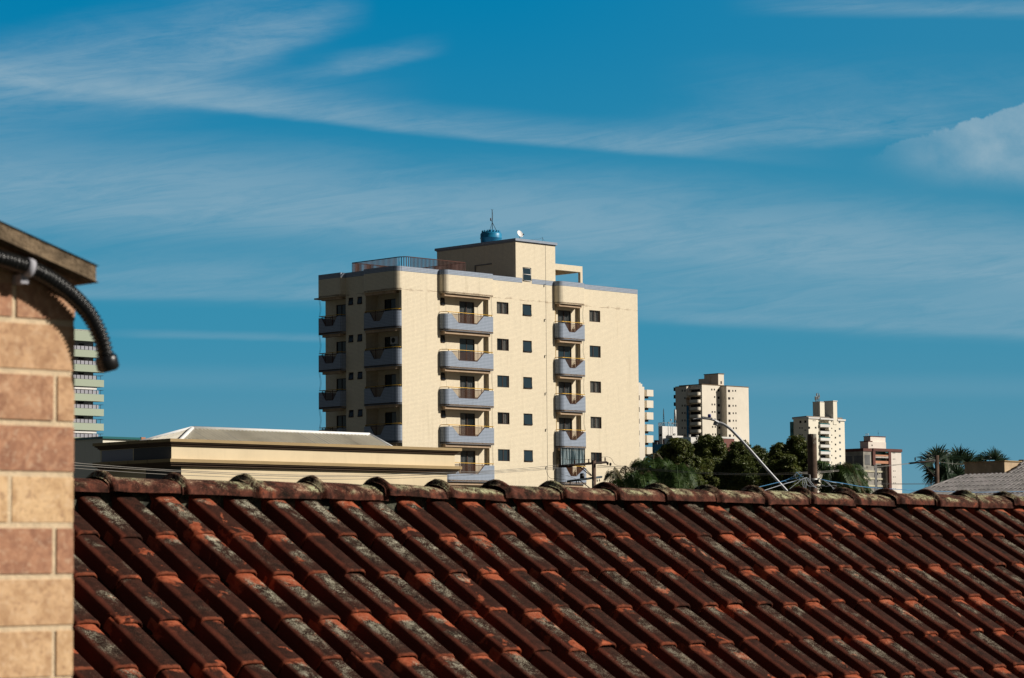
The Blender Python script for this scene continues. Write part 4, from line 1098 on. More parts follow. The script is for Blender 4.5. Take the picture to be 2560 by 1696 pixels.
# round balconies in the recess between wing and main block
for i in range(8):
    y = 375+86*i; yb = y+38; z1 = R.L(*q7(1150, y))[1]; z1 = R.F(*q7(1285, y), .5)[1]; z0 = R.F(*q7(1285, yb), .5)[1]
    w1 = min(R.L(*q7(1150, y))[0], wy+2)
    pth = [(0., 5.6)]+[(-2.3, 5.4)]+arc(-1.1, 1.7, 1.2, 1.3, 180, 270, 6)+[(0, .4)]
    m = Mesh(); strip_mesh(m, pth, lambda p: z0, lambda p: z1, .2); m.prism(pth, z0, z0+.25); o = R.part('balcony', m, M['beige'])
    m = Mesh(); m.box(-.06, 0., 1.0, 5.6, z1+.1, z0+86/4.611*1000/FPX*1.0-.35); R.part('balcony_door', m, M['winfar'], o)
    if i == 0: continue
    m = Mesh(); m.box(uw+.5, -2.4, wy-1.6, wy-.02, z0, z1); m.box(uw+1.6, -2.5, wy-.02, wy, z1+.1, z0+86/4.611*1000/FPX-.6); R.part('inner_balcony', m, M['soffit'], o)  # darker soffit colour than the outer balconies, painting in the recess shade
m = Mesh(); m.tube([(-2.7, 5.2, -EH), (-2.7, 5.2, zt-8)], .28, 6); m.tube([(-2.6, 4.6, -EH), (-2.6, 4.6, zt-8)], .14, 6); R.part('drain_pipe', m, M['tank'])
rs = []
for i in range(7):
    y = 345+86*i; x = 2.*i
    for dx_ in ((1374, 1404) if i != 1 else (1405,)): rs.append(rectF(R, *q7(dx_+x, y-13), 2.9, 4.6))
    rs.append(rectF(R, *q7(1446+x, y-7), 5.0, 6.2))
flatwins(R, 'window', 'w', 0, rs, M['winfar'])
rs = []
for i in range(8):
    y = 345+86*i; x = 1.6*i
    rs.append(rectF(R, *q7(1567+x, y-1), 5.2, 6.4, -3.))
    for dx_ in (1617, 1648) if i != 1 else (1617,): rs.append(rectF(R, *q7(dx_+x, y+2), 2.7, 4.6, -3.))
flatwins(R, 'window', 'w', -3., rs, M['winfar'])
rs = []
for i in range(7):
    y = 345+86.5*i
    rs.append(rectF(R, *q7(1494+1.6*i, y+25), 1.2, 7.5))
flatwins(R, 'stair_window', 'w', 0, rs, M['beige'] if False else M['winfar'])
rs = []
for i in range(7):
    y = 345+86*i
    for dx_ in (1035, 1066) if i != 1 else (1066,): rs.append(rectL(R, *q7(dx_, y), 2.6, 4.6, uw+.02))
flatwins(R, 'window', 'u', uw, rs, M['winfar'])
for i in range(3):
    z1 = R.L(*q7(950, 318+86*i), uw)[1]; m = Mesh(); m.box(uw+.2, uw+2., wl2+.02, wl2+1.1, z1-1.4, z1); R.part('end_balcony', m, M['winfar'])
# ---- white block with masts, partly brick red
R = Root('white_mast_block', q7(832, 800)[0], 560, 'white and pale blue far block carrying lattice masts, beside the trees', 'building')
zt = R.F(*q7(832, 765))[1]; u1 = R.F(*q7(980, 770))[0]; wl_ = R.L(*q7(765, 770))[0]
m = Mesh(); m.box(0, u1, 0, wl_, -EH, zt); R.part('wall', m, M['whitewall'])
zz = R.F(*q7(925, 872), -5)[1]; ux0 = R.F(*q7(925, 880), -5)[0]; ux1 = R.F(*q7(1050, 880), -5)[0]; wl3 = R.L(*q7(850, 880), ux0)[0]
m = Mesh(); m.box(ux0, ux1, -5, wl3, -EH, zz); o = R.part('lower_wing', m, M['whitewall'])
m = Mesh(); m.box(ux0+.05, ux1-.3, -5.06, -5, -EH, zz-.5); R.part('red_panel', m, M['brickred'], o)
m = Mesh(); m.box(-.03, 0, wl_*.2, wl_*.75, R.F(*q7(832, 880))[1], R.F(*q7(832, 855))[1]); R.part('window', m, M['winfar'])
rs = [rectL(R, *q7(897, 918), 5.5, 7, ux0), rectL(R, *q7(797, 1010), 5, 8, 0), rectL(R, *q7(797, 1105), 5, 8, 0)]
flatwins(R, 'window', 'u', 0, rs[1:], M['winfarb']); flatwins(R, 'window', 'u', ux0, rs[:1], M['winfar'])
wa = wl_; wb_ = R.L(*q7(716, 930), -.5)[0]
zz2 = R.L(*q7(745, 925), -.5)[1]; m = Mesh(); m.box(-.5, 5, wl_+.1, wb_, -EH, zz2); o = R.part('rear_wing', m, M['brickred'])
for y in (950, 1050): z1 = R.L(*q7(745, y), -.5)[1]; m = Mesh(); m.box(-.9, -.5, wl_+1, wb_-1.2, z1-5.5, z1); R.part('balcony', m, M['winfarb'], o)
m = Mesh(); k = 0
for a in range(9):
    x = u1*a/8; m.box(x, x+.05, 0, .05, zt, zt+.75); m.box(0, .05, wl_*a/8, wl_*a/8+.05, zt, zt+.75)
m.box(0, u1, 0, .05, zt+.72, zt+.78); m.box(0, .05, 0, wl_, zt+.72, zt+.78); R.part('roof_railing', m, M['steel'])
def mast(px, py0, py1, wpx, lab, drum=False):
    dd = 566; b0 = at(px, py0, dd); t0 = at(px, py1, dd)
    e = empty('lattice_mast', b0+V((0, 0, EH)), TH, lab, 'antenna mast', 'lattice masts on the white far block'); h = t0.z-b0.z; hw = wpx/FPX*dd/2
    m = Mesh()
    for sx_ in (-1, 1): m.tube([(sx_*.22, 0, 0), (sx_*.06, 0, h)], .05, 4); m.tube([(sx_*hw, sx_*hw*.5, 0), (0, 0, h*.82)], .035, 3)
    k = 0
    while k < 10: z = h*k/10; s_ = .22-.16*k/10; m.tube([(-s_, 0, z), (s_, 0, z+h/10)], .03, 3); m.tube([(s_, 0, z), (-s_, 0, z+h/10)], .03, 3); k += 1
    m.tube([(0, 0, h), (0, 0, h+.3)], .03, 3); obj('lattice', m, M['black'], e, 0)
    if drum:
        m = Mesh(); m.tube([(0, -.2, h*.35), (0, -.2, h*.98)], .22, 8); obj('panel_antenna', m, M['whitewall'], e, 0)
mast(*q7(827, 765), q7(0, 572)[1], 16, 'black lattice mast with guy stays on the white far block')
mast(*q7(953, 765), q7(0, 572)[1], 5, 'mast with white drum antennas at the right edge of the white far block', True)
m = Mesh(); z = zt
e = empty('antenna_cluster', R.w(u1*.5, 1, zt), TH, 'small grey antennas and dishes on the roof edge between two lattice masts', 'antennas')
for a, h in ((-.5, 1.0), (.3, 1.6), (.9, .9)): m.tube([(a, -1.1, -2.2), (a, -1.1, h)], .04, 4); m.box(a-.15, a+.15, -1.2, -1.0, h-.35, h-.05)
for a, zz_ in ((-.6, -2), (.5, -2.2), (1.4, -1.7)): m.tube([(a, -1.2, zz_), (a, -1.1, zz_)], .28, 10)
obj('mast', m, M['steel'], e, 0)
# ---- brick red block behind the trees with white tank base
R = Root('brick_red_block', q7(1260, 930)[0], 520, 'low brick red and white far block just above the tree tops, below the beige tower', 'building')
zt = R.F(*q7(1430, 903), 2)[1]; a = R.F(*q7(1640, 905), 2)[0]
m = Mesh(); m.box(R.F(*q7(1330, 905), 2)[0], a, 2, 14, -EH, zt); R.part('wall', m, M['brickred'])
m = Mesh(); m.box(R.F(*q7(1330, 905), 2)[0], a+.1, 1.9, 14, zt, zt+.35); R.part('coping', m, M['whitewall'])
z1 = R.F(0+q7(1200, 0)[0], q7(0, 893)[1])[1]; z0 = R.F(q7(1200, 0)[0], q7(0, 948)[1])[1]; l_ = R.F(*q7(1140, 900))[0]
pth = [(l_, 0)]+arc(-.9, .9, .9, .9, 270, 360, 6); m = Mesh(); m.prism(pth+[(0, 7), (l_, 7)], z0-.5, z1); R.part('tank_base', m, M['whitewall'])
m = Mesh(); m.box(l_-4.5, l_+.1, 1, 6, z0-6, z0-.4); R.part('blue_wall', m, M['tank'])
for xx in (1148, 1241): e = R.F(*q7(xx, 893))[0]; m = Mesh(); m.tube([(e, .6, z1), (e, .6, z1+.42)], .24, 10); m.tube([(e, .6, z1+.34), (e, .6, z1+.46)], .30, 10); R.part('roof_vent', m, M['whitewall'])
flatwins(R, 'window', 'w', 2, [rectF(R, *q7(1485, 950), 5, 6, 2), rectF(R, *q7(1535, 955), 2, 4, 2)], M['winfarb'])
# ---- cream tower with antennas behind the broken pole
R = Root('cream_antenna_tower', q8(772, 600)[0], 1100, 'far cream tower with white balcony fronts and phone antennas, behind the broken pole', 'apartment tower')
zt = R.F(*q8(772, 560))[1]; U1 = R.F(*q8(1208, 580))[0]; WL = R.L(*q8(540, 570))[0]
ua, ub = R.F(*q8(880, 600))[0], R.F(*q8(1003, 600))[0]; uc, ud = R.F(*q8(1060, 600))[0], R.F(*q8(1110, 600))[0]
m = Mesh(); m.box(0, ua, 0, WL, -EH, zt); m.box(ua, ub, 2.2, WL, -EH, zt); m.box(ub, U1, 0, WL, -EH, zt); R.part('wall', m, M['beige2'])
m = Mesh(); m.box(-.4, ua, -.4, WL+.4, zt, zt+.7); m.box(ua, ub, -.75, WL, zt-.15, zt+.55); m.box(ub, uc, -.4, WL, zt-.2, zt+.5); m.box(ud, U1+.4, -.4, WL+.4, zt-.3, zt+.4); R.part('parapet', m, M['whitewall'])
m = Mesh(); m.prism([(0, 1), (U1, 1), (U1-4, 12), (4, 12)], zt+.4, zt+1.2); R.part('roof', m, M['roofing'])
ztw = R.F(*q8(1052, 333), -.2)[1]; m = Mesh(); wz = R.L(*q8(947, 400), uc)[0]
m.box(uc, ud, -.2, wz, zt-2, ztw); o = R.part('lift_tower', m, M['beige2']); 
w9 = 14.; x0 = R.F(*q8(888, 400), w9)[0]; x1 = R.F(*q8(948, 400), w9)[0]+2; w10 = R.L(*q8(794, 400), x0)[0]; m = Mesh(); m.box(x0, x1, w9, w10, zt, R.F(*q8(888, 340), w9)[1]); o2 = R.part('stair_tower', m, M['beige2'])
m = Mesh(); m.box(uc-.2, ud+.2, -.4, wz+.2, ztw, ztw+.35); R.part('coping', m, M['whitewall'], o)
m = Mesh(); m.box(x0-.2, x1+.2, w9-.2, w10+.2, R.F(*q8(888, 340), w9)[1], R.F(*q8(888, 336), w9)[1]+.05); R.part('coping', m, M['whitewall'], o2)
rs = []; rw = []
for i in range(7):
    y = 598+88.6*i
    rs += [rectF(R, *q8(1036, y-8), 2.2, 3.0), rectF(R, *q8(1078+1.5*i, y+22), 3.4, 4.4)]
    rw += [rectF(R, *q8(1132+2*i, y-5), 4.2, 5.0)]
rs += [rectF(R, *q8(795, 578), 1.8, 3), rectF(R, *q8(818, 578), 1.8, 3), rectF(R, *q8(822, 666), 4, 4.6), rectF(R, *q8(1075, 535), 3.4, 4)]
flatwins(R, 'window', 'w', 0, rs, M['winfar']); flatwins(R, 'window', 'w', 0, rw, M['winfarb'])
rs = [rectL(R, *q8(x, y), w_, h_) for x, y, w_, h_ in ((620, 587, 5, 6), (683, 583, 5, 6), (620, 672, 2.4, 3.6), (649, 672, 2.4, 3.6), (740, 665, 3.6, 5.4), (622, 762, 2.4, 3.6), (650, 762, 2.4, 3.6), (685, 705, 4.6, 2), (652, 850, 2.4, 3.6))]
flatwins(R, 'window', 'u', 0, rs, M['winfar'])
for i in range(7):
    y = 634+88.6*i; z1 = R.F(*q8(940, y), -.6)[1]; z0 = R.F(*q8(940, y+36), -.6)[1]; zn = R.F(*q8(940, y+88.6), -.6)[1]
    m = Mesh(); m.box(ua-.3, ub, -.8, -.5, z0, z1); m.box(ua-.3, ub, -.5, 2.2, z0, z0+.3); m.box(ua-.3, ua, -.5, 2.2, z0, z1); o = R.part('balcony', m, M['whitewall'])
    m = Mesh(); m.box(ua+.2, ub-.1, 2.1, 2.2, zn+.4, z0-.3); R.part('balcony_glazing', m, M['winfar'], o)
    m = Mesh(); m.box(ua, ub, -.62, -.55, z1, z1+.45); m.box(ua-.3, ua-.22, -.5, 2, z1, z1+1.2); R.part('glass_panel', m, M['teal'] if i % 2 == 0 else M['glassclear'], o)
    z1 = R.L(*q8(552, 600+88*i))[1]; m = Mesh(); m.box(-.6, .2, WL+.05, WL+1.4, z1-4.5, z1); R.part('side_balcony', m, M['teal'])
e = empty('phone_antennas', R.w(x0, w9+2.6, R.F(*q8(888, 340), w9)[1]), TH, 'cluster of white and grey phone antennas on top of the far cream tower', 'antennas')
m = Mesh(); rr = random.Random(4)
for k in range(13):
    a = -4.2+.72*k+rr.gauss(0, .2); h = rr.uniform(2.4, 4.4); m.tube([(a*.28+1.6, a*.5, 0), (a*.28+1.6, a*.5, h)], .05, 4)
    if k % 4 != 1: m.box(a*.28+1.48, a*.28+1.7, a*.5-.14, a*.5+.1, h-rr.uniform(1.2, 1.9), h-.2)
for z in (.5, 1.2): m.tube([(.5, -2, z), (2.8, 2, z)], .05, 3)
obj('antenna_pole', m, M['steel'], e, 0)
# ---- part finished block with maroon edge
R = Root('unfinished_block', q8(1482, 960)[0], 1180, 'far unfinished block of grey blockwork with maroon roof edge and finished pale end', 'apartment block')
dz_top = R.F(*q8(1482, 985))[1]; UA = R.F(*q8(1590, 1000))[0]; UB = R.F(*q8(1785, 1000))[0]; UC = R.F(*q8(1943, 1000))[0]; WL = R.L(*q8(1170, 990))[0]
m = Mesh(); m.box(0, UA, 0, WL, -EH, dz_top); m.box(UA, UB, 2.0, WL*.5, -EH, dz_top); o = R.part('blockwork_wall', m, M['blockgrey'])
m = Mesh(); m.box(UB, UC, -.3, 16, -EH, dz_top+.6); R.part('finished_wall', m, M['pinkish'])
m = Mesh(); m.box(UA-1.2, UC+.2, -.8, 16.5, dz_top+.2, R.F(*q8(1700, 950), -.8)[1]); m.box(-.3, UA-1.2, -.3, WL+.2, dz_top, dz_top+1.3); m.box(UB-.8, UB+1.0, -.7, .3, -EH, dz_top+.4); m.box(UA-1.4, UA+.4, -.7, .5, R.F(*q8(1600, 1165))[1], dz_top+.4); R.part('maroon_edge', m, M['maroon'])
zw = R.L(*q8(1400, 1200))[1]
for (a, b_) in ((.05, .42), (.5, .93)):
    m = Mesh(); m.box(-.12, 0, WL*a, WL*b_, R.F(*q8(1482, 1195))[1], R.F(*q8(1482, 1042))[1]); R.part('block_infill', m, M['blockdark'])
m = Mesh(); m.box(UA*.0+1.0, UA-3.0, -.1, 0, R.F(*q8(1540, 1165))[1], R.F(*q8(1540, 1035))[1]); R.part('block_infill', m, M['blockdark'])
for y in (1235, 1330, 1425):
    z1 = R.F(*q8(1500, y))[1]; z0 = R.F(*q8(1500, y+22))[1]
    m = Mesh(); m.box(-.3, UA, -.3, WL, z0, z1); m.box(UA+2.6, UB-.8, 1.6, 2., z0, z1); R.part('floor_slab', m, M['slabpale'])
for i, y in enumerate((1032, 1112)):
    z1 = R.F(*q8(1690, y), -.5)[1]; z0 = R.F(*q8(1690, y+35), -.5)[1]; zt_ = R.F(*q8(1690, y-42), -.5)[1]
    m = Mesh(); m.box(UA+.4, UB-.8, -.5, 0, z0, z1); o = R.part('balcony', m, M['salmon']); m = Mesh(); m.box(UA+.4, UB-.8, 1.5, 1.9, z1, zt_); R.part('balcony_glazing', m, M['teal'], o)
    m = Mesh(); m.box(UA+.4, UB-.8, -.5, -.3, z1+1.4, z1+2.2); R.part('rail', m, M['whitewall'], o)
    if i == 0: m = Mesh(); m.box(UA+8.5, UA+12.5, -.45, -.4, z1+1., zt_); R.part('glass_screen', m, M['teal'], o)
m = Mesh(); m.box(UA+.6, UA+2.6, .2, 1.9, -EH, R.F(*q8(1610, 1165))[1]); R.part('stair_recess', m, M['blockdark'])
rs = []
for y in (1260, 1352, 1445):
    rs += [rectF(R, *q8(1496, y+12), 3.6, 5.4)]
rs += [rectF(R, *q8(1496, 1185), 2.8, 5)]
flatwins(R, 'window', 'w', 0, rs, M['winfar'])
rs = []
for y in (1258, 1350, 1443):
    for x in (1395, 1448): rs.append(rectL(R, *q8(x, y+6), 5, 6))
    for x in (1340,): rs.append(rectL(R, *q8(x, y+2), 5.6, 7))
flatwins(R, 'window', 'u', 0, rs, M['winfar'])
rs = []
for y in (1262, 1352, 1444): rs += [rectF(R, *q8(x, y+3), 1.9, 3.6, 2) for x in (1662, 1686)]+[rectF(R, *q8(1625, y), 4.4, 7, 2)]
flatwins(R, 'window', 'w', 2.0, rs, M['winfar'])
rs = []
for i in range(7):
    for x in (1840, 1861): rs.append(rectF(R, *q8(x+1.2*i, 1004+78*i), 1.7, 2.4, -.3))
flatwins(R, 'window', 'w', -.3, rs, M['winfar'])
zz = R.F(*q8(1548, 795), 5)[1]; a = R.F(*q8(1548, 850), 5)[0]; b_ = R.F(*q8(1744, 850), 5)[0]; wv = R.L(*q8(1460, 830), a)[0]; c_ = R.F(*q8(1520, 900), 4)[0]; wv2 = R.L(*q8(1412, 900), c_)[0]; z3 = R.F(*q8(1520, 860), 4)[1]
m = Mesh(); m.box(a, b_, 5, wv, dz_top, zz); m.box(c_, b_-1, 4, wv2, dz_top, z3); o = R.part('roof_storey', m, M['pinkish'])
m = Mesh(); m.box(a-.15, b_+.15, 4.85, wv+.15, zz, zz+.35); m.box(c_-.15, a+.1, 3.85, wv2+.15, z3, z3+.35); R.part('roof_edge', m, M['maroon'], o)
flatwins(R, 'window', 'w', 4, [rectF(R, *q8(1562, 898), 2.6, 4, 4)], M['winfar'])
e = empty('roof_cage', R.w(a+.3, wv-2.2, zz+.4), TH, 'small white framed cage on the roof storey of the unfinished block', 'roof cage'); m = Mesh()
for x in (0, .6):
    for y in (0, 1.4): m.tube([(x, y, -.6), (x, y, 1.0)], .07, 4)
for z in (.5, 1.0): m.tube([(0, 0, z), (.6, 0, z), (.6, 1.4, z), (0, 1.4, z), (0, 0, z)], .06, 4)
obj('frame', m, M['whitewall'], e, 0)
e = empty('roof_aerial', R.w(R.F(*q8(1650, 790), 8)[0], 8, zz+.8), TH, 'thin dark aerial above the roof storey of the unfinished block', 'aerial'); m = Mesh(); m.tube([(0, 0, -.5), (0, 0, 2.6)], .05, 4); m.tube([(0, 0, .9), (0, 0, 1.5)], .12, 5); obj('rod', m, M['black'], e, 0)
# ================================================================== trees
def crown(name, blobs, nleaf, size, mat, parent, seed, gap=.0):
    """leaf clusters spread over and through lumpy ellipsoids (cx, cy, cz, rx, ry, rz) in parent space"""
    r = random.Random(seed); vs = []; fs = []
    vol = [b[3]*b[5] for b in blobs]; tv = sum(vol)
    for b, vv in zip(blobs, vol):
        sub = []
        for k in range(int(26+10*b[3])):
            th, ph = r.uniform(0, 2*pi), math.acos(r.uniform(-.75, 1)); q = r.uniform(.62, 1.0)
            c = V((b[0]+b[3]*q*sin(ph)*cos(th), b[1]+b[4]*q*sin(ph)*sin(th), b[2]+b[5]*q*cos(ph))); sub.append((c, r.uniform(.26, .46)*b[3]**.6*1.0))
        n = int(nleaf*vv/tv)
        for k in range(n):
            c, rad = sub[r.randrange(len(sub))]
            d_ = V((r.gauss(0, 1), r.gauss(0, 1), r.gauss(0, 1))).normalized()*rad*(r.random()**.42)
            d_.z *= .8; p = c+d_
            out = (p-V(b[:3])).normalized()
            nrm_ = (out*.7+V((r.gauss(0, .6), r.gauss(0, .6), r.gauss(.35, .6)))).normalized()
            a = nrm_.cross(V((r.gauss(0, 1), r.gauss(0, 1), -.6))).normalized(); b2 = nrm_.cross(a)
            s_ = size*r.uniform(.6, 1.35); w_ = s_*.34; i = len(vs)
            vs += [tuple(p-b2*s_), tuple(p+a*w_), tuple(p+b2*s_-V((0, 0, s_*.25))), tuple(p-a*w_)]; fs.append((i, i+1, i+2, i+3))
    me = bpy.data.meshes.new(name); me.from_pydata(vs, [], fs); me.materials.append(mat)
    o = bpy.data.objects.new(name, me); C.objects.link(o); o.parent = parent; return o
def trunk(parent, h, r0, limbs, seed):
    r = random.Random(seed); m = Mesh(); m.tube([(0, 0, 0), (r.gauss(0, .1), r.gauss(0, .1), h*.5), (0, 0, h)], r0, 8, r2=r0*.6)
    for (x, y, z) in limbs: m.tube(smooth_curve([(0, 0, h*.8), (x*.4, y*.4, h+(z-h)*.5), (x, y, z)], 3), lambda f: r0*.5*(1-.8*f)+.02, 6)
    return obj('trunk', m, M['bark'], parent, 0)
def tree(px, Y, blobs_px, label, nleaf, seed, mat='leaf', size=.088, group='dense broadleaf trees'):
    """blobs_px: (x px, y px centre, radius px x, radius px y, depth offset)"""
    b0 = at(px, 1400, Y); e = empty('broadleaf_tree', (b0.x, b0.y, 0), 0, label, 'tree', group); bl = []
    for (x, y, rx, ry, dy) in blobs_px:
        p = at(x, y, Y+dy); k = (Y+dy)/FPX; bl.append((p.x-b0.x, p.y-b0.y, p.z+EH, rx*k, rx*k*.9, ry*k))
    crown('crown', bl, nleaf, size, M[mat], e, seed)
    trunk(e, 4.6, .32, [(q[0]*.8, q[1]*.8, q[2]) for q in bl[:5]], seed); return e
tree(1693, 132, [(1692, 1128, 33, 30, 0), (1672, 1165, 38, 36, 1), (1712, 1168, 40, 38, 0), (1690, 1210, 55, 45, 0), (1735, 1200, 35, 50, 2)], 'dense leafy tree between the palm clump and the street lamp, below the white mast block', 62000, 1)
tree(1775, 138, [(1772, 1118, 34, 28, 0), (1745, 1152, 34, 34, 0), (1800, 1150, 36, 36, 1), (1772, 1190, 55, 50, 0), (1815, 1205, 40, 45, 0)], 'dense leafy tree hiding the foot of the tall beige tower', 70000, 2)
tree(1868, 135, [(1851, 1135, 30, 26, 0), (1893, 1142, 26, 24, 1), (1838, 1175, 36, 40, 0), (1880, 1180, 42, 40, -1), (1915, 1175, 26, 40, 1), (1870, 1222, 60, 40, 0)], 'dense leafy tree behind the sloping street lamp arm', 70000, 3, 'leaf2')
tree(1975, 128, [(1989, 1119, 26, 24, 0), (1953, 1135, 26, 24, 0), (2004, 1160, 30, 36, 0), (1960, 1172, 36, 36, -1), (1935, 1205, 34, 40, 0), (1990, 1215, 50, 40, 0)], 'dense rounded tree immediately left of the broken concrete pole', 64000, 4)
tree(2095, 125, [(2095, 1215, 42, 30, 0), (2140, 1222, 30, 24, 0)], 'low dark tree behind the broken pole, under the palm fronds', 20000, 5, 'leaf2')
# ---- palms
def frond(m, base, tip, droop, nl, ll, r, wid=.010, lean=.5, m2=0):
    """feather frond: rachis arcs from base to tip, leaflets on both sides"""
    base, tip = V(base), V(tip); mid = base.lerp(tip, .5)+V((0, 0, droop)); cv = smooth_curve([base, mid, tip], 9)
    m.tube(cv, lambda f: .035*(1-.8*f)+.006, 4)
    N = len(cv)
    for i in range(nl):
        f = .08+.92*i/nl; k = f*(N-1); a = int(k); p = cv[a].lerp(cv[min(a+1, N-1)], k-a); t = (cv[min(a+1, N-1)]-cv[max(a-1, 0)]).normalized()
        side = t.cross(V((0, 0, 1)))
        side = side.normalized() if side.length > .05 else V((1, 0, 0))
        L_ = ll*(sin(pi*min(1, f*.9+.12))**.6)*r.uniform(.85, 1.1)
        for s_ in (-1, 1):
            d_ = (side*s_*r.uniform(.75, 1.)+t*lean*r.uniform(.7, 1.2)+V((0, 0, r.uniform(-.35, .25)))).normalized()
            q1 = p+d_*L_*.5; q2 = q1+(d_*.8+V((0, 0, -1.3))).normalized()*L_*.6; w_ = t*wid
            m.poly([p-w_, p+w_, q1+w_*.9, q1-w_*.9]); m.poly([q1-w_*.9, q1+w_*.9, q2])
def palm(px, top, Y, fr, label, seed, cat='palm tree', mat='palm', group='feather palms beside the block', ll=.55, nl=46):
    b0 = at(px, 1400, Y); e = empty('feather_palm', (b0.x, b0.y, 0), 0, label, cat, group); r = random.Random(seed)
    hub = at(px, top, Y)-V((b0.x, b0.y, 0)); hub.z += EH
    m = Mesh(); m.tube(smooth_curve([(0, 0, 0), (hub.x*.4+.1, hub.y*.4, hub.z*.5), hub], 6), .13, 8, r2=.09); obj('trunk', m, M['bark'], e, 0)
    for k, (dx_, dy_, dd, dr) in enumerate(fr):
        m = Mesh(); kx = Y/FPX; tip = hub+V((dx_*kx, dd, -dy_*kx)); frond(m, hub, tip, dr, nl, ll, r)
        obj('frond', m, M['palmdry' if (k % 7 == 3 or (seed == 21 and k in (0, 1, 2, 5))) else mat], e, 0)
    return e
palm(1568, 1262, 122, [(-58, -62, -.4, .9), (-50, -32, .3, .8), (-30, -95, .2, .3), (-5, -98, -.3, .1), (-70, -15, .8, .7), (18, -105, .1, .2), (-42, -80, 1.2, .5), (35, -80, -.6, .5), (-20, -60, -1., .4)], 'feather palm with thin arching fronds against the lower right of the cream block', 21, nl=90, ll=.75)
palm(1632, 1215, 120, [(-60, 10, -.8, 1.1), (-45, -25, .5, .9), (-22, -62, 0, .5), (5, -82, .4, .3), (30, -60, -.4, .5), (55, -18, .3, .9), (62, 20, -.8, 1.2), (-30, 30, -1.2, 1.), (25, 30, -1.4, 1.), (0, -40, -1.4, .8), (-50, -50, 1., .6), (45, -45, 1., .6), (-8, 20, -1.6, .9), (40, 5, -1.3, .9)], 'bushy feather palm right of the block corner, tallest of the palm clump', 22, nl=110, ll=.72)
palm(1690, 1225, 118, [(-55, 5, -.6, 1.1), (-35, -30, .5, .9), (-8, -52, 0, .5), (22, -48, .4, .6), (48, -8, -.4, .9), (58, 25, -.8, 1.1), (-28, 30, -1.2, 1.), (20, 30, -1.4, 1.), (0, -20, -1.4, .9), (40, -30, .8, .7), (-48, -25, .9, .7), (5, 15, -1.5, .8)], 'drooping feather palm in front of the leafy trees, right side of the palm clump', 23, nl=110, ll=.7)
palm(1600, 1240, 117, [(-40, 0, -.6, .9), (-35, -30, .5, .7), (-8, -50, 0, .5), (22, -42, .4, .6), (40, -8, -.4, .9), (45, 20, -.8, 1.), (-28, 20, -1., .9), (12, -10, -1.2, .8)], 'low feather palm at the front of the palm clump just above the ridge', 24, nl=90, ll=.6)
palm(2085, 1215, 112, [(-60, -52, .3, .5), (-48, -30, -.4, .7), (28, -48, .2, .4), (52, -34, -.3, .6), (68, -22, .5, .6), (80, 5, -.4, .8), (-30, -66, .8, .2), (62, 22, -.8, .9), (100, -12, .8, .8), (5, -50, -.6, .2), (84, 26, .3, .8), (38, 10, -1, .8), (-38, -2, -1, .8)], 'dark feather palm right behind the broken concrete pole', 25, group='feather palms near the broken pole', nl=84, ll=.62)
palm(2110, 1240, 115, [(10, -60, .3, .2), (35, -62, -.3, .3), (60, -60, .5, .4), (30, -30, -.8, .6), (58, -25, .8, .6), (-20, -45, .2, .4), (75, -5, -.2, .7)], 'half hidden feather palm between the broken pole and the unfinished block', 26, group='feather palms near the broken pole', nl=80, ll=.6)
def fan_leaf(m, hub, ctr, R_, ax, r, n=34, spread=190):
    """round fan of stiff pointed segments on a stalk"""
    hub, ctr = V(hub), V(ctr); m.tube([hub, ctr], .02, 4)
    st = (ctr-hub).normalized(); ax = V(ax).normalized(); ax = (ax-st*ax.dot(st)).normalized(); sd_ = st.cross(ax)
    for i in range(n):
        a = radians(-spread/2+spread*i/(n-1)+r.gauss(0, 1.5)); d_ = st*cos(a)+sd_*sin(a)+ax*.12; L_ = R_*r.uniform(.86, 1.08)*(1-.25*abs(a)/pi)
        w_ = (sd_*cos(a)-st*sin(a))*R_*.022+ax*R_*.012*(1 if i % 2 else -1); q0 = ctr+d_*L_*.25; q1 = ctr+d_*L_*.66; q2 = ctr+d_*L_-V((0, 0, L_*r.uniform(.05, .22)))
        m.poly([ctr, q0-w_*1.1, q1-w_, q2, q1+w_, q0+w_*1.1])
def fanpalm(px, top, Y, leaves, label, seed):
    b0 = at(px, 1400, Y); e = empty('fan_palm', (b0.x, b0.y, 0), 0, label, 'palm tree', 'fan palms by the grey roof'); r = random.Random(seed); kx = Y/FPX
    hub = at(px, top, Y)-V((b0.x, b0.y, 0)); hub.z += EH
    m = Mesh(); m.tube([(0, 0, 0), hub*.5, hub], .22, 8, r2=.17); obj('trunk', m, M['bark'], e, 0)
    for (dx_, dy_, rp, dd) in leaves:
        m = Mesh(); c = hub+V((dx_*kx, dd, -dy_*kx)); fan_leaf(m, hub, c, rp*kx, (r.gauss(.1, .45), -1, r.gauss(.25, .35)), r)
        obj('fan_leaf', m, M['fan'], e, 0)
LV = lambda s: [(-16*s, -12*s, 50*s, .3), (-8*s, -18*s, 54*s, -.2), (5*s, -18*s, 54*s, .4), (15*s, -12*s, 50*s, -.3), (-18*s, 5*s, 46*s, -.5), (18*s, 6*s, 46*s, .2), (-10*s, 16*s, 46*s, -.7), (8*s, 18*s, 48*s, -.4), (0, 20*s, 46*s, -.9), (-2*s, -10*s, 54*s, .9), (15*s, 14*s, 44*s, .5), (-15*s, 14*s, 44*s, .6), (3*s, 12*s, 50*s, -1.1)]
fanpalm(2350, 1168, 152, LV(1.0), 'fan palm directly behind the right utility pole', 31)
fanpalm(2402, 1172, 156, LV(1.0), 'yellow green fan palm between the right utility pole and the rendered tank housing', 32)
fanpalm(2378, 1200, 150, LV(.95), 'low fan palm in the gap above the grey hip roof', 35)
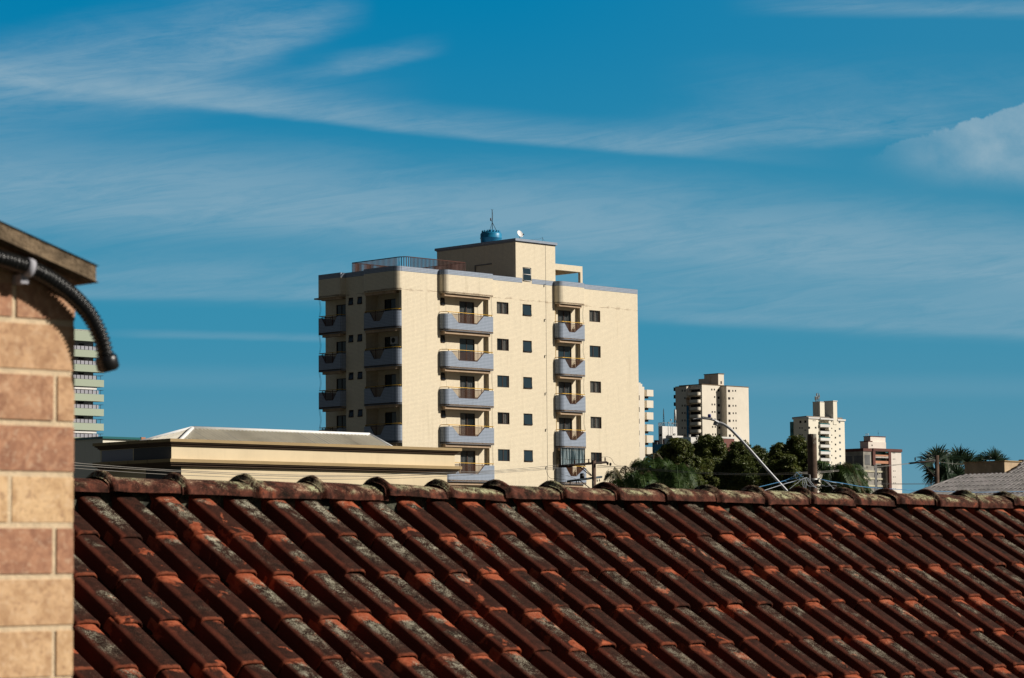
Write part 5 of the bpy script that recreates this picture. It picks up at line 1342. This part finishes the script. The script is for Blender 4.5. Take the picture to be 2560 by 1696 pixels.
fanpalm(2478, 1160, 160, [(-26, -2, 34, 0), (-18, -8, 34, .4), (-2, -10, 42, .3), (8, -8, 46, -.3), (14, -6, 42, .4), (20, 2, 36, -.2), (-10, 0, 34, .5)], 'fan palm crown showing above the rendered tank housing at the far right', 33)
# ================================================================== poles, lamp and cables
def pole_root(px, Y, label): p = at(px, 1400, Y); e = empty('utility_pole', (p.x, p.y, 0), 0, label, 'utility pole'); return e, V((p.x, p.y, 0))
def insul(m, p, r_, h):
    p = V(p); m.tube([p, p+V((0, 0, h*.25))], r_*.5, 8)
    for k in range(3): z = h*(.2+.26*k); m.tube([p+V((0, 0, z)), p+V((0, 0, z+h*.12))], r_*(1-.12*k), 10, r2=r_*.55)
    m.tube([p+V((0, 0, h*.25)), p+V((0, 0, h))], r_*.45, 8)
def P3(x, y, Y, o): v = at(x, y, Y)-o; v.z += EH; return v
# pole in front of the block
e, o = pole_root(1485.3, 120, 'concrete utility pole with two crossarms in front of the lower right of the cream block')
m = Mesh(); m.tube([(0, 0, 0), P3(1484.5, 1151, 120, o)], .115, 10, r2=.10); obj('post', m, M['pole'], e, 0)
m = Mesh(); m.tube([P3(1397, 1166, 119, o), P3(1517, 1155.8, 120.6, o)], .055, 4); obj('crossarm', m, M['timber'], e, 0)
m = Mesh(); m.tube([P3(1418, 1204, 119.3, o), P3(1505, 1192.5, 120.3, o)], .05, 4); obj('crossarm', m, M['timberb'], e, 0)
for a, b_ in (((1458, 1167, 119.6), (1482, 1192, 119.9)), ((1449, 1168, 119.6), (1478, 1190, 119.8)), ((1449, 1201, 119.6), (1476, 1222, 119.9))):
    m = Mesh(); m.tube([P3(*a, o), P3(*b_, o)], .022, 4); obj('brace', m, M['timber'], e, 0)
for x, y in ((1436.5, 1159.5), (1471.8, 1156.5), (1512.8, 1152)):
    m = Mesh(); insul(m, P3(x, y+1, 119.9, o), .055, .17); obj('insulator', m, M['porcelain'], e, 0)
for x, y in ((1519.5, 1159), (1526.5, 1161)):
    m = Mesh(); c = P3(x, y, 120.6, o); m.tube([c-V((.06, 0, 0)), c-V((.02, 0, 0)), c+V((.04, 0, -.01))], lambda f: (.03, .085, .05)[int(round(f*2))], 12); obj('disc_insulator', m, M['black'], e, 0)
for x in (1425, 1441, 1447, 1493, 1499):
    m = Mesh(); c = P3(x, 1206-(x-1425)*.1, 119.6, o); m.tube([c-V((0, 0, .1)), c+V((0, 0, .02))], .028, 6); obj('spool', m, M['steel'], e, 0)
t = empty('transformer', P3(1455.5, 1196, 119.5, V((0, 0, 0))), 0, 'small black transformer can hanging on the lower crossarm of the pole before the cream block', 'transformer')
m = Mesh(); m.tube([(0, 0, -.02), (0, 0, .2), (.0, 0, .23)], lambda f: .105 if f < .9 else .06, 12); obj('can', m, M['black'], t, 0); m = Mesh(); m.tube([(0, 0, .10), (0, 0, .115)], .11, 12); obj('band', m, M['steel'], t, 0)
# broken thick pole
e, o = pole_root(2034, 73, 'thick dark concrete pole with broken ragged top, before the far cream tower')
m = Mesh(); top = P3(2029.5, 1086, 73, o); m.tube([(0, 0, 0), (top.x*.5, top.y, top.z*.5), top-V((0, 0, .12)), top], .145, 18, r2=.124); obj('post', m, M['pole'], e, 0)
m = Mesh(); n = 18; rr = random.Random(9); b = 0
for j in range(6):
    for k in range(n):
        a = 2*pi*k/n; z = top.z-.26+.055*j; low = .10*(1+cos(a-.2)) if j == 0 else 0
        R_ = .1285+.004*rr.random(); m.v.append((top.x+R_*cos(a), top.y+R_*sin(a), min(z-low*.6*rr.random(), top.z+.01*rr.random())))
for j in range(5):
    for k in range(n):
        a = 2*pi*k/n
        if cos(a-.0) > -.1+.25*(5-j)/5*rr.uniform(.2, 1.8)-.1: m.f.append((j*n+k, j*n+(k+1) % n, (j+1)*n+(k+1) % n, (j+1)*n+k)); m.mi.append(0); m.sm.append(True)
m.f.append(tuple(5*n+k for k in range(n))); m.mi.append(0); m.sm.append(False)
obj('broken_top', m, M['poletop'], e, 0)
m = Mesh(); c = P3(2031.5, 1201, 73, o); m.tube([c-V((0, 0, .05)), c+V((0, 0, .05))], .152, 16); obj('band', m, M['steel'], e, 0)
m = Mesh(); m.tube([P3(2012, 1187, 72.8, o), P3(2024.5, 1187.5, 72.8, o), P3(2025.5, 1226, 72.8, o)], .014, 4); obj('bracket', m, M['steel'], e, 0)
m = Mesh(); c = P3(2043, 1204, 72.8, o); m.box(c.x-.07, c.x+.03, c.y-.03, c.y+.03, c.z-.06, c.z+.05); m.tube([c, c+V((.1, 0, -.07))], .02, 4); obj('clamp', m, M['black'], e, 0)
# right pole
e, o = pole_root(2343, 142, 'dark utility pole with one crossarm in front of the fan palms at the right')
m = Mesh(); m.tube([(0, 0, 0), P3(2342, 1139, 142, o)], .13, 10, r2=.115); obj('post', m, M['pole'], e, 0)
m = Mesh(); m.tube([P3(2272, 1159, 141, o), P3(2341, 1152, 142, o)], .05, 4); obj('crossarm', m, M['timber'], e, 0)
m = Mesh(); m.tube([P3(2307, 1159, 141.5, o), P3(2337, 1192, 141.8, o)], .028, 4); obj('brace', m, M['timber'], e, 0)
for x, y in ((2288, 1151.5), (2303, 1150)): m = Mesh(); insul(m, P3(x, y+1, 141.3, o), .06, .19); obj('insulator', m, M['black'], e, 0)
m = Mesh(); c = P3(2336, 1152, 141.6, o); m.box(c.x-.05, c.x+.05, c.y-.06, c.y, c.z-.05, c.z+.05); obj('bolt_plate', m, M['white'], e, 0)
m = Mesh(); c = P3(2328, 1140, 141.8, o); m.box(c.x-.22, c.x+.2, c.y-.05, c.y+.05, c.z-.03, c.z+.03); m.tube([P3(2320, 1147, 141.8, o), P3(2322, 1142, 141.8, o)], .05, 6); obj('bracket', m, M['timberb'], e, 0)
# street lamp
p = at(1990, 1250, 74.6); e = empty('street_lamp', (p.x, p.y, EH+p.z), 0, 'grey street lamp with a flat head and a long curved arm crossing the trees', 'street lamp'); o = V((p.x, p.y, p.z))
def PL(x, y, Y=74.6): return at(x, y, Y)-o
m = Mesh(); m.tube(smooth_curve([PL(1789, 1055.5), PL(1806, 1060), PL(1822, 1070), PL(1840, 1087), PL(1870, 1119.5), PL(1920, 1176.5), PL(1968, 1229), PL(2024, 1290)], 6), .040, 12); obj('arm', m, M['arm'], e, 0)
m = Mesh()
secs = [((1733, 1048.5), .05, .012), ((1742, 1047.5), .11, .022), ((1757, 1046.8), .13, .030), ((1775, 1048.5), .13, .034), ((1786, 1051.8), .10, .038), ((1797, 1057), .055, .045)]
for (q, wy_, hz) in secs:
    c = PL(*q)
    for k in range(12): a = 2*pi*k/12; m.v.append((c.x, c.y+wy_*cos(a), c.z+hz*sin(a)*(1 if sin(a) > 0 else .7)))
for j in range(len(secs)-1):
    for k in range(12): m.f.append((j*12+k, j*12+(k+1) % 12, (j+1)*12+(k+1) % 12, (j+1)*12+k)); m.mi.append(0); m.sm.append(True)
m.f.append(tuple(range(12))); m.f.append(tuple(60+k for k in range(12))); m.mi += [0, 0]; m.sm += [False, False]
h = obj('lamp_head', m, M['arm'], e, 0)
m = Mesh()
for k in range(10):
    c = PL(1756+k*2.6, 1043.6+k*.35); m.box(c.x-.006, c.x+.006, c.y-.11, c.y+.11, c.z-.03, c.z+.025)
obj('cooling_fin', m, M['arm'], h, 0)
m = Mesh(); c = PL(1773.5, 1041); m.tube([c-V((0, 0, .03)), c+V((0, 0, .045)), c+V((0, 0, .06))], lambda f: .048 if f < .9 else .03, 14)
M['cellblue'] = paint('photocell_blue', (.02, .03, .22), .4); obj('photocell', m, M['cellblue'], e, 0)
m = Mesh(); c = PL(1789, 1060); m.tube([c-V((.06, 0, -.02)), c+V((.06, 0, -.02))], .05, 8); obj('collar', m, M['arm'], e, 0)
# cables
def cable(pts, r_, mat, label, cat='cable', group=None, n=6, name='overhead_cable'):
    w_ = [at(*p) for p in pts]; b0 = w_[0]; m = Mesh(); m.tube([q-b0 for q in smooth_curve(w_, n)], r_, 5)
    o = obj(name, m, M[mat], None, 0); o.location = b0+V((0, 0, EH)); tag(o, label, cat, group); return o
cable([(120, 1148, 62), (185.5, 1157.5, 64), (421, 1175, 76), (700, 1187, 84), (885, 1188.5, 88), (1115, 1181.5, 93), (1250, 1176, 105), (1397, 1163, 119.5)], .009, 'cable', 'highest of three thin cables crossing the lower wall of the cornice house', group='cables across the cornice house')
cable([(120, 1156, 61), (189, 1164, 64), (452, 1180, 76), (700, 1190.5, 84), (930, 1191.5, 89), (1200, 1182, 98), (1400, 1168, 119.5)], .010, 'cable', 'middle one of three thin cables crossing the lower wall of the cornice house', group='cables across the cornice house')
cable([(120, 1166, 60), (275.6, 1177.5, 68), (430, 1187, 75), (700, 1197, 84), (900, 1198, 88), (1115, 1191, 93), (1395, 1172, 119)], .008, 'cable', 'lowest of three thin cables crossing the lower wall of the cornice house', group='cables across the cornice house')
for dy_, lab in ((0, 'upper pale cable of a pair running across the palm clump and trees'), (3.4, 'lower pale cable of a pair running across the palm clump and trees')):
    cable([(1492, 1165+dy_, 119), (1600, 1171+dy_, 117), (1746, 1181+dy_, 110), (1880, 1184.5+dy_, 100), (2020, 1181+dy_, 96), (2128, 1173+dy_*.7, 118), (2274, 1158.5+dy_*.4, 140)], .0095, 'cable', lab, group='pale cable pair across the trees')
cable([(1495.5, 1163, 120), (1530, 1166.5, 121), (1600, 1169, 122)], .008, 'cabled', 'short dark cable leaving the crossarm pole towards the palm fronds')
cable([(1394, 1146.5, 119), (1430, 1149.5, 119.5), (1478, 1148, 119.8), (1512.8, 1142.5, 120), (1527, 1146, 120.3), (1534, 1157, 120.5), (1540, 1163, 121), (1560, 1165.5, 122)], .008, 'cabled', 'dark jumper wire looping over the insulators of the upper crossarm', 'wire')
cable([(1364, 1170, 119), (1369, 1187, 119), (1378, 1197, 119), (1392, 1197, 119), (1416, 1201, 119.2)], .008, 'cabled', 'dark wire hanging in a loop left of the lower crossarm', 'wire')
cable([(1396, 1160, 119), (1401, 1172, 119), (1403, 1185, 119), (1420, 1190, 119.2), (1441, 1199, 119.4)], .007, 'cabled', 'thin wire curling down past the blue balcony to the lower crossarm', 'wire')
cable([(1480, 1200, 119.7), (1484, 1210, 119.7), (1483, 1235, 119.7)], .012, 'cable', 'pale cable running down the face of the crossarm pole', 'wire')
cable([(1415, 1203, 119.1), (1411, 1209, 119.1), (1413, 1222, 119.1)], .012, 'cable', 'pale wire tail hanging from the left end of the lower crossarm', 'wire')
cable([(2200, 1208.6, 130), (2253, 1209.5, 134), (2324, 1208.8, 140), (2338, 1207, 142)], .010, 'cabled', 'upper dark cable of two left of the right utility pole')
cable([(2200, 1210.9, 130), (2253, 1211.6, 134), (2324, 1211.2, 140), (2338, 1210.5, 142)], .008, 'cabled', 'lower dark cable of two left of the right utility pole')
cable([(2347, 1155, 142), (2375, 1159, 145), (2412, 1161.5, 150)], .008, 'cable', 'pale wire from the right utility pole towards the tank housing')
cable([(2046, 1196.5, 72.8), (2070, 1203, 73), (2107, 1208.7, 75), (2152, 1216.8, 78), (2200, 1221, 82), (2290, 1226, 90), (2430, 1231, 105), (2620, 1228, 112)], .011, 'cableb', 'blue cable running right from the broken pole just above the ridge')
cable([(2046, 1198, 72.8), (2060, 1201.5, 73), (2085, 1207, 74), (2107, 1210.5, 75)], .007, 'cablew', 'short white cable beside the blue one right of the broken pole', 'wire')
cable([(2060, 1202, 73), (2075, 1214, 73), (2092, 1226, 73)], .008, 'cablew', 'white wire slanting down right of the broken pole, left of a pair', 'wire')
cable([(2064, 1202, 73), (2076, 1213, 73.1), (2086, 1228, 73.1)], .008, 'cablew', 'white wire slanting down right of the broken pole, crossing its twin', 'wire')
cable([(2005, 1187, 72.6), (1992, 1188.5, 72.6), (1975, 1196, 72.6), (1960, 1202.6, 72.4), (1930, 1210, 71.5), (1897, 1218, 70.5), (1860, 1226, 70)], .009, 'cableb', 'blue cable sloping down left from the broken pole')
cable([(2004, 1191, 72.6), (1984, 1197, 72.6), (1962, 1202, 72.6), (1970, 1207, 72.6), (1985, 1205, 72.6), (2000, 1196, 72.6)], .011, 'cableb', 'blue cable loop left of the broken pole', 'wire')
cable([(2016.8, 1194.5, 72.6), (2000, 1199.5, 72.5), (1980, 1205, 72.4), (1960, 1210.7, 72), (1924.5, 1222, 71), (1900, 1230, 70.5)], .008, 'cablew', 'long white cable fanning out low to the left of the broken pole')
cable([(2016, 1194.5, 72.5), (2005.6, 1198.5, 72.4), (1990, 1210, 72.3), (1972, 1224, 72.2)], .007, 'cablew', 'thick white wire slanting down left to the ridge', 'wire')
cable([(1998+10*cos(a*.55), 1190.5+10*sin(a*.55), 72.4+.02*a) for a in range(0, 11)], .007, 'cablew', 'coiled loop of white wire left of the broken pole', 'wire', n=3)
cable([(1990.5, 1180.5, 72.5), (1986, 1187, 72.5), (1984, 1193, 72.5)], .007, 'cablew', 'short white wire tail poking up from the coil', 'wire')
cable([(1990, 1181, 72.5), (1998, 1187, 72.5), (2006, 1193.5, 72.5)], .010, 'cableb', 'short blue wire from the coil to the pole bundle', 'wire')
for i, pts in enumerate(([(2011, 1194), (2010, 1204), (2012, 1213), (2012, 1226)], [(2013, 1195), (2016, 1206), (2015, 1218), (2017, 1230)], [(2015, 1194), (2022, 1204), (2030, 1214), (2040, 1220)], [(2012, 1196), (2016, 1210), (2024, 1216), (2035, 1216), (2050, 1215.5), (2062, 1214.8)], [(2008, 1196), (2006, 1208), (2009, 1219), (2013, 1222)], [(2018, 1194), (2028, 1206), (2036, 1216), (2043, 1222)], [(2062, 1217), (2076, 1215), (2086, 1214), (2092, 1216)])):
    labs = ['white wire hanging straight down in the knot left of the broken pole', 'second white wire hanging in the knot, ending lower', 'white wire crossing in front of the broken pole to lower right', 'white wire curving below the broken pole and out to the right', 'leftmost short white wire drooping in the knot', 'pale wire passing close to the pole foot', 'short white wire end curling right of the broken pole foot']
    cable([(x, y, 72.5+.03*i) for x, y in pts], .0075, 'cablew', labs[i], 'wire', 'loose wires at the broken pole')

bpy.context.view_layer.update()
